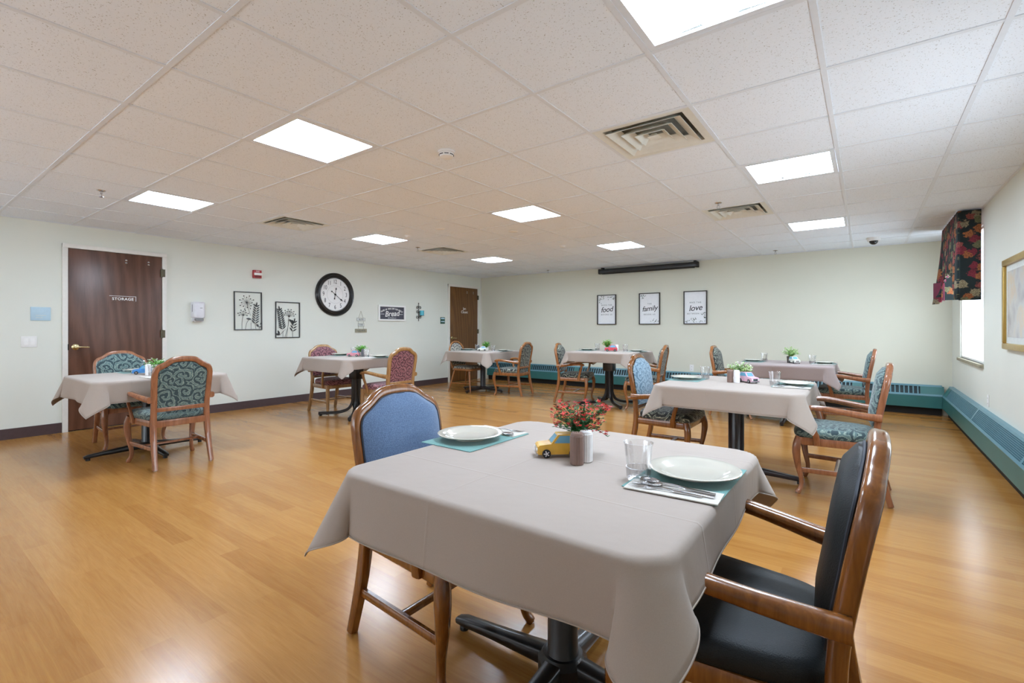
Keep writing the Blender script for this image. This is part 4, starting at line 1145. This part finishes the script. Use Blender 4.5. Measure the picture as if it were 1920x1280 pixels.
TB = {}   # name -> (x, y, z of the cloth surface)
TB['near'] = (-0.842, 1.432, 0.75); TB['storage'] = (-5.70, 1.665, 0.75); TB['clock'] = (-5.72, 4.08, 0.81); TB['corner'] = (-5.95, 7.1, 0.77)
TB['prints'] = (-3.28, 7.03, 0.84); TB['pink'] = (-0.87, 4.31, 0.75); TB['window'] = (-0.84, 7.2, 0.75)
cross_table('large near table on a black cross base in the foreground', *TB['near'])
cross_table('table on a black cross base beside the storage door', *TB['storage'])
cross_table('corner table on a dark brown post beside the far door', *TB['corner'], mat='brown_black_metal')
cross_table('table on a dark post between the teal armchairs, middle right', *TB['pink'], mat='brown_black_metal', r=0.06)
cross_table('far right table on a dark cross base near the window', *TB['window'], mat='brown_black_metal')
adjustable_table('height adjustable table with black curved legs under the wall clock', *TB['clock'])
adjustable_table('height adjustable table with black curved legs in front of the far prints', *TB['prints'])
cloth('greige tablecloth on the near table with the yellow toy car', *TB['near'], 'cloth_greige', (0.2, 0.115, 0.175, 0.2), 110, phi=27, seed=3)
cloth('greige tablecloth on the table by the storage door', *TB['storage'], 'cloth_greige', (0.18, 0.18, 0.19, 0.18), seed=5)
cloth('greige tablecloth on the table under the wall clock', *TB['clock'], 'cloth_greige', (0.18, 0.12, 0.165, 0.18), seed=8)
cloth('greige tablecloth on the corner table by the far door', *TB['corner'], 'cloth_greige', (0.18, 0.18, 0.175, 0.18), seed=11)
cloth('greige tablecloth on the table with the red toy car', *TB['prints'], 'cloth_greige', (0.18, 0.18, 0.14, 0.18), seed=14)
cloth('pale tablecloth on the table with the pink toy car', *TB['pink'], 'cloth_greige', (0.17, 0.17, 0.155, 0.17), seed=17)
cloth('mauve grey tablecloth on the far right table near the window', *TB['window'], 'cloth_mauve', (0.17, 0.17, 0.16, 0.17), seed=20)

# ================================================================ table settings
mat_me = mesh('placemat', G().box(-0.13, 0.13, -0.19, 0.19, 0, 0.0016), 'mat_teal')
def plate_mesh():
    pr = [(0.0, 0.0), (0.062, 0.0), (0.066, 0.003), (0.072, 0.004), (0.10, 0.014), (0.132, 0.021), (0.134, 0.024), (0.13, 0.0255), (0.10, 0.0185), (0.086, 0.010), (0.07, 0.0072), (0.0, 0.0068)]
    return mesh('dinner_plate', G().lathe(pr, 48), 'plate_china', 40)
plate_me = plate_mesh()
well_me = mesh('plate_foot', G().lathe([(0.058, -0.0022), (0.064, -0.0022), (0.066, 0.002), (0.056, 0.002)], 40, ring=True), 'plate_china', 40)
tum_me = mesh('tumbler', G().lathe([(0.0, 0.0), (0.031, 0.0), (0.033, 0.003), (0.0355, 0.04), (0.041, 0.10), (0.0445, 0.112), (0.0425, 0.112), (0.0385, 0.098), (0.033, 0.04), (0.030, 0.009), (0.0, 0.008)], 32), 'tumbler_clear', 40)
flute_me = mesh('fluted_base', G().lathe([(0.0335, 0.004), (0.0358, 0.038), (0.0352, 0.038), (0.033, 0.004)], 40, rib=0.05, ring=True), 'tumbler_clear')
nap_me = mesh('napkin', G().box(-0.125, 0.125, -0.05, 0.05, 0, 0.0015).box(-0.125, 0.125, -0.05, 0.046, 0.0015, 0.0028), 'napkin_white')
def fork():
    t = thing('fork', '', 'fork', group='forks on napkins')
    obj('handle', G().sweep(spline([(-0.10, 0, 0.0035), (-0.06, 0, 0.004), (0.0, 0, 0.006), (0.03, 0, 0.004)], 4), [(0.009, 0.0015)] * 3 + [(0.006, 0.0015)] * 4 + [(0.003, 0.0018)] * 6, 8), 'steel', t, 60)
    obj('fork_head', G().prism([(0.028, -0.003), (0.042, -0.011), (0.055, -0.012), (0.055, 0.012), (0.042, 0.011), (0.028, 0.003)], 0.003, 0.005), 'steel', t)
    for y in (-0.0102, -0.0034, 0.0034, 0.0102): obj('tine', G().sweep([(0.054, y, 0.004), (0.075, y, 0.003), (0.098, y * 0.95, 0.006)], [(0.0018, 0.001)] * 2 + [(0.0009, 0.0006)], 6), 'steel', t)
    return t
def spoon():
    t = thing('spoon', '', 'spoon', group='spoons on napkins')
    obj('handle', G().sweep(spline([(-0.10, 0, 0.0035), (-0.05, 0, 0.004), (0.0, 0, 0.006), (0.045, 0, 0.004)], 4), [(0.009, 0.0015)] * 3 + [(0.006, 0.0015)] * 4 + [(0.003, 0.002)] * 6, 8), 'steel', t, 60)
    v = []; f = []; n = 20; rings_ = [(1.0, 0.007), (0.85, 0.003), (0.55, 0.0012), (0.2, 0.0006)]
    for r, z in rings_:
        for k in range(n): a = 2 * PI * k / n; v.append((0.07 + 0.031 * r * math.cos(a), 0.0205 * r * math.sin(a) * (1 + 0.12 * math.cos(a)), z))
    for i in range(3):
        for k in range(n): f.append((i * n + k, i * n + (k + 1) % n, (i + 1) * n + (k + 1) % n, (i + 1) * n + k))
    f.append(tuple(3 * n + k for k in range(n)))
    o = obj('bowl', G().add(v, f), 'steel', t, 60); md = o.modifiers.new('thickness', 'SOLIDIFY'); md.thickness = 0.001
    return t
def knife():
    t = thing('knife', '', 'knife', group='knives on napkins')
    obj('handle', G().sweep([(-0.11, 0, 0.004), (-0.06, 0, 0.0045), (0.0, 0, 0.0045)], [(0.008, 0.003), (0.007, 0.0035), (0.005, 0.003)], 8), 'steel', t, 60)
    obj('blade', G().prism([(0.0, -0.005), (0.09, -0.009), (0.11, -0.003), (0.115, 0.005), (0.0, 0.005)], 0.0035, 0.005), 'steel', t)
    return t
FORK, SPOON, KNIFE = fork(), spoon(), knife()
used = set()
def cutlery(proto, x, y, z, rot, label):
    if proto.name not in used:
        used.add(proto.name); proto.location = (x, y, z); proto.rotation_euler = (0, 0, rot); proto['label'] = label
    else: dup(proto, (x, y, z), rot, label)
WHERE = {'near': 'of the near table with the yellow toy car', 'storage': 'of the table by the storage door', 'clock': 'of the table under the wall clock', 'corner': 'of the corner table by the far door',
         'prints': 'of the table with the red toy car', 'pink': 'of the table with the pink toy car', 'window': 'of the far right table'}
def setting(key, s, cup=True, full=0, dx=0.405, dy=0.06):
    """s=+1 right (+x) seat, -1 left seat; local frame is rotated half a turn for the left seat"""
    cx, cy, z = TB[key]; z += 0.0012; wd = ('right seat ' if s > 0 else 'left seat ') + WHERE[key]
    def P(x, y): return (cx + s * x, cy + dy + s * y)
    rz = 0 if s > 0 else PI
    o = link('placemat', mat_me, None, (*P(dx, -0.005), z), (0, 0, rz)); tag(o, 'teal placemat at the ' + wd, 'placemat', 'teal placemats')
    o = link('dinner_plate', plate_me, None, (*P(dx + 0.012, 0.022), z + 0.004), (0, 0, 0)); tag(o, 'white dinner plate at the ' + wd, 'plate', 'white dinner plates')
    link('plate_foot', well_me, o, (0, 0, 0))
    o = link('napkin', nap_me, None, (*P(dx + 0.005, -0.155), z + 0.002), (0, 0, rz + R(3) * s)); tag(o, 'white folded napkin at the ' + wd, 'napkin', 'white paper napkins')
    zc = z + 0.0036
    if full:
        cutlery(FORK, *P(dx - 0.012, -0.178), zc, rz + PI + R(6), 'fork at the ' + wd)
        cutlery(SPOON, *P(dx - 0.005, -0.122), zc, rz + PI - R(4), 'spoon near plate, ' + wd)
    if full > 1:
        cutlery(SPOON, *P(dx + 0.012, -0.142), zc + 0.001, rz + PI + R(5), 'spoon near fork, ' + wd)
        cutlery(KNIFE, *P(dx + 0.005, -0.16), zc, rz + PI + R(2), 'knife at the ' + wd)
    if cup:
        o = link('tumbler', tum_me, None, (*P(dx - 0.115, -0.105), z)); tag(o, 'clear fluted tumbler at the ' + wd, 'tumbler', 'clear plastic tumblers')
        link('fluted_base', flute_me, o)
setting('near', 1, True, 2); setting('near', -1, False, 1, dx=0.455, dy=0.072)
setting('pink', 1, True, 1); setting('pink', -1, True, 0)
for k in ('storage', 'clock', 'corner', 'prints', 'window'):
    setting(k, 1, True, 0); setting(k, -1, k != 'storage', 0)

def shaker(key, dx, dy, mat, label):
    cx, cy, z = TB[key]
    t = thing('shaker', label, 'shaker', (cx + dx, cy + dy, z + 0.0012), group='salt and pepper shakers')
    obj('shaker_body', G().lathe([(0.021, 0), (0.0225, 0.002), (0.0225, 0.094), (0.021, 0.096)], 36, rib=0.035), mat, t)
    obj('shaker_cap', G().lathe([(0.0215, 0.096), (0.0215, 0.1), (0.018, 0.105), (0.0, 0.1065)], 24), mat, t, 40)
    g = G()
    for k in range(5): g.lathe([(0.0014, 0.106), (0.0014, 0.1068)], 6, Matrix.Translation((0.007 * math.cos(k * 1.256), 0.007 * math.sin(k * 1.256), 0)))
    obj('pour_holes', g, 'ink_black', t)
def car(key, dx, dy, rot, mat, label, s=1.0):
    cx, cy, z = TB[key]
    t = thing('toy_car', label, 'toy car', (cx + dx, cy + dy, z + 0.0012), (0, 0, R(rot)), 'folded card toy cars')
    hw = 0.036 * s
    def ext(poly, w0, w1=None):  # polygon in (x, z) extruded in y
        w1 = w0 if w1 is None else w1
        n = len(poly); v = [(x * s, -w0, zz * s) for x, zz in poly] + [(x * s, w0, zz * s) for x, zz in poly]
        return v, [tuple(range(n)), tuple(range(2 * n - 1, n - 1, -1))] + [(i, n + i, n + (i + 1) % n, (i + 1) % n) for i in range(n)]
    body = [(-0.085, 0.012), (-0.086, 0.045), (-0.08, 0.05), (0.03, 0.053), (0.078, 0.048), (0.085, 0.042), (0.086, 0.012)]
    obj('body', G().add(*ext(body, hw)), mat, t, bevel=0.002)
    # cabin tapers to the roof
    b0 = [(-0.078, 0.05), (0.034, 0.052)]; r0 = [(-0.058, 0.086), (0.006, 0.086)]
    v = [(x * s, y, zz * s) for (x, zz), y in ((b0[0], -hw), (b0[1], -hw), (b0[1], hw), (b0[0], hw))] + [(x * s, y * 0.84, zz * s) for (x, zz), y in ((r0[0], -hw), (r0[1], -hw), (r0[1], hw), (r0[0], hw))]
    obj('cabin', G().add(v, [(0, 1, 2, 3), (7, 6, 5, 4), (0, 4, 5, 1), (1, 5, 6, 2), (2, 6, 7, 3), (3, 7, 4, 0)]), mat, t, bevel=0.002)
    def quad_on(a, b, c, d, ins, lift):  # window inset on a cabin face
        P = [Vector(v[i]) for i in (a, b, c, d)]; ce = sum(P, Vector()) / 4; nn = (P[1] - P[0]).cross(P[3] - P[0]).normalized()
        if nn.dot(ce - Vector((-0.02 * s, 0, 0.065 * s))) < 0: nn = -nn
        q = [ce + (p - ce) * ins + nn * lift for p in P]; q2 = [p - nn * lift * 1.5 for p in q]
        return [tuple(p) for p in q + q2], [(0, 1, 2, 3), (7, 6, 5, 4), (0, 4, 5, 1), (1, 5, 6, 2), (2, 6, 7, 3), (3, 7, 4, 0)]
    for nm, fa in (('windscreen', (1, 2, 6, 5)), ('rear_window', (3, 0, 4, 7)), ('side_window', (0, 1, 5, 4)), ('side_window', (2, 3, 7, 6))):
        obj(nm, G().add(*quad_on(*fa, 0.78, 0.0008)), 'car_window', t)
    for sx in (-0.052, 0.052):
        for sy in (-1, 1):
            m = Matrix.Translation((sx * s, sy * (hw - 0.003), 0.0165 * s)) @ Matrix.Rotation(R(-90 * sy), 4, 'X')
            wl = obj('wheel', G().lathe([(0.0165 * s, 0), (0.0165 * s, 0.006), (0.013 * s, 0.007), (0.0, 0.007)], 20, m), 'tyre', t)
            g = G().lathe([(0.004 * s, 0.0068), (0.004 * s, 0.008)], 10, m)
            for k in range(5): g.box(0.003 * s, 0.0115 * s, -0.002 * s, 0.002 * s, 0.0069, 0.0077, m @ Matrix.Rotation(k * 2 * PI / 5, 4, 'Z'))
            obj('wheel_spokes', g, 'chrome', wl)
    obj('grille', G().box(0.0855 * s, 0.0875 * s, -0.02 * s, 0.02 * s, 0.02 * s, 0.038 * s), 'chrome', t)
    obj('bumper', G().box(0.084 * s, 0.09 * s, -hw, hw, 0.01 * s, 0.017 * s).box(-0.089 * s, -0.084 * s, -hw, hw, 0.01 * s, 0.017 * s), 'chrome', t)
    for sy in (-1, 1): obj('headlight', G().lathe([(0.006 * s, 0), (0.006 * s, 0.003)], 12, Matrix.Translation((0.0855 * s, sy * 0.027 * s, 0.031 * s)) @ Matrix.Rotation(R(90), 4, 'Y')), 'white_paint', t)
def plant(key, dx, dy, label, pot, leafm, bloom, n_stem, h, spread, n_bloom, seed, leaf=0.014, potw=0.034, poth=0.062, droop=None):
    cx, cy, z = TB[key]; rnd = random.Random(seed)
    t = thing('potted_plant', label, 'plant', (cx + dx, cy + dy, z + 0.0012), group='small potted table plants')
    lay = [[(x, y, zz) for x, y in rrect(-a, a, -a, a, 0.006, 3)] for zz, a in ((0, potw * 0.86), (poth, potw), (poth, potw - 0.004), (poth - 0.008, potw - 0.005))]
    obj('pot', G().rings(lay), pot, t, 40)
    gl, gs, gb = G(), G(), G(); tips = []
    for k in range(n_stem):
        a = rnd.uniform(0, 2 * PI); r = spread * math.sqrt(rnd.random()); hh = h * (0.3 + 0.7 * rnd.random()) * (1 - 0.3 * (r / spread) ** 2)
        tip = Vector((r * math.cos(a), r * math.sin(a), poth + hh)); mid = Vector((r * 0.35 * math.cos(a), r * 0.35 * math.sin(a), poth + hh * 0.55))
        P = spline([(0.3 * mid.x, 0.3 * mid.y, poth - 0.01), tuple(mid), tuple(tip)], 3); gs.sweep(P, 0.0009, 4); tips.append(tip)
        for q in range(1, len(P)):
            for e in range(2):
                an = rnd.uniform(0, 2 * PI); el = rnd.uniform(-0.3, 0.9); ln = leaf * rnd.uniform(0.7, 1.3)
                m = Matrix.Translation(P[q]) @ Matrix.Rotation(an, 4, 'Z') @ Matrix.Rotation(-el, 4, 'Y')
                gl.add([(0, 0, 0), (ln * 0.5, ln * 0.3, ln * 0.12), (ln, 0, 0), (ln * 0.5, -ln * 0.3, ln * 0.12), (ln * 0.5, 0, -ln * 0.04)], [(0, 4, 1), (1, 4, 2), (2, 4, 3), (3, 4, 0)], m)
    if droop:
        P = spline([(0.01, 0.01, poth), (droop[0] * 0.5, droop[1] * 0.5, poth + 0.03), droop], 6); gs.sweep(P, 0.001, 4)
        for q in range(2, len(P)):
            if q % 2 == 0 or q > 8: tips += [P[q]]
            for e in range(3):
                an = rnd.uniform(0, 2 * PI); ln = leaf * 0.8; m = Matrix.Translation(P[q]) @ Matrix.Rotation(an, 4, 'Z') @ Matrix.Rotation(-0.4, 4, 'Y')
                gl.add([(0, 0, 0), (ln * 0.5, ln * 0.3, ln * 0.12), (ln, 0, 0), (ln * 0.5, -ln * 0.3, ln * 0.12), (ln * 0.5, 0, -ln * 0.04)], [(0, 4, 1), (1, 4, 2), (2, 4, 3), (3, 4, 0)], m)
    for k in range(n_bloom):
        p = tips[k % len(tips)] + Vector((rnd.uniform(-1, 1), rnd.uniform(-1, 1), rnd.uniform(-0.3, 1))) * 0.012
        m = Matrix.Translation(p) @ Matrix.Rotation(rnd.uniform(0, 6), 4, 'Z') @ Matrix.Rotation(rnd.uniform(-0.7, 0.7), 4, 'X')
        r = 0.007 * rnd.uniform(0.8, 1.3)
        for q in range(5):
            an = q * 2 * PI / 5
            gb.add([(0, 0, -0.001), (r * 0.7 * math.cos(an - 0.5), r * 0.7 * math.sin(an - 0.5), 0.002), (r * 1.25 * math.cos(an), r * 1.25 * math.sin(an), 0.004), (r * 0.7 * math.cos(an + 0.5), r * 0.7 * math.sin(an + 0.5), 0.002)], [(0, 1, 2, 3)], m)
    obj('stems', gs, 'leaf_dark', t)['kind'] = 'stuff'
    obj('foliage', gl, leafm, t)['kind'] = 'stuff'
    if n_bloom: obj('blossoms', gb, bloom, t)['kind'] = 'stuff'
    return t
# near table centrepiece
car('near', -0.045, 0.045, 222, 'car_yellow', 'yellow card toy taxi car on the near table', 0.92)
shaker('near', 0.062, -0.012, 'shaker_brown', 'brown ribbed shaker in front of the yellow toy car')
shaker('near', 0.070, 0.037, 'shaker_white', 'white ribbed shaker beside the brown one on the near table')
plant('near', 0.012, 0.10, 'potted plant with red flowers on the near table', 'pot_white', 'leaf_dark', 'flower_red', 100, 0.15, 0.10, 230, 5, 0.014, droop=(0.082, 0.06, 0.064))
# storage door table
car('storage', -0.07, -0.02, 250, 'car_blue', 'blue card toy car on the table by the storage door')
shaker('storage', 0.10, -0.03, 'shaker_white', 'white shaker on the table by the storage door')
plant('storage', 0.03, 0.06, 'potted plant with white flowers by the storage door', 'pot_white', 'leaf_green', 'flower_white', 70, 0.09, 0.10, 70, 11, 0.016)
# clock table
car('clock', -0.03, -0.02, 215, 'car_rose', 'rose pink card toy car on the table under the clock')
shaker('clock', 0.12, 0.02, 'shaker_grey', 'grey brown shaker on the table under the clock')
plant('clock', 0.02, 0.07, 'green potted plant on the table under the clock', 'pot_white', 'leaf_green', 'flower_white', 60, 0.10, 0.085, 0, 13, 0.02)
# corner table
car('corner', 0.02, -0.05, 215, 'car_cream', 'cream card toy car on the corner table')
shaker('corner', -0.10, -0.02, 'shaker_grey', 'dark grey shaker on the corner table')
plant('corner', 0.03, 0.07, 'green potted plant on the corner table', 'pot_white', 'leaf_green', 'flower_white', 60, 0.12, 0.09, 0, 17, 0.022)
# prints table
car('prints', 0.04, -0.03, 210, 'car_red', 'red card toy car on the table before the far prints', 1.15)
shaker('prints', 0.12, 0.02, 'shaker_white', 'white shaker beside the red toy car')
plant('prints', -0.06, 0.06, 'potted plant with orange flowers beside the red toy car', 'pot_white', 'leaf_green', 'flower_orange', 60, 0.12, 0.085, 40, 19, 0.022)
# pink car table
car('pink', 0.075, 0.09, 318, 'car_pink', 'pale pink card toy car, middle right table', 1.0)
shaker('pink', -0.052, 0.02, 'shaker_brown', 'brown shaker beside the pink toy car')
shaker('pink', 0.002, 0.013, 'shaker_white', 'white shaker beside the pink toy car')
plant('pink', 0.0, 0.17, 'pale green potted plant behind the pink toy car', 'pot_white', 'leaf_pale', 'flower_white', 80, 0.10, 0.11, 70, 23, 0.016)
# far right table
car('window', 0.09, -0.03, 300, 'car_cream', 'cream card toy car on the far right table')
plant('window', 0.04, 0.06, 'pale green potted plant in a dark pot on the far right table', 'pot_dark', 'leaf_pale', 'flower_white', 60, 0.12, 0.11, 20, 29, 0.02, 0.045, 0.085)
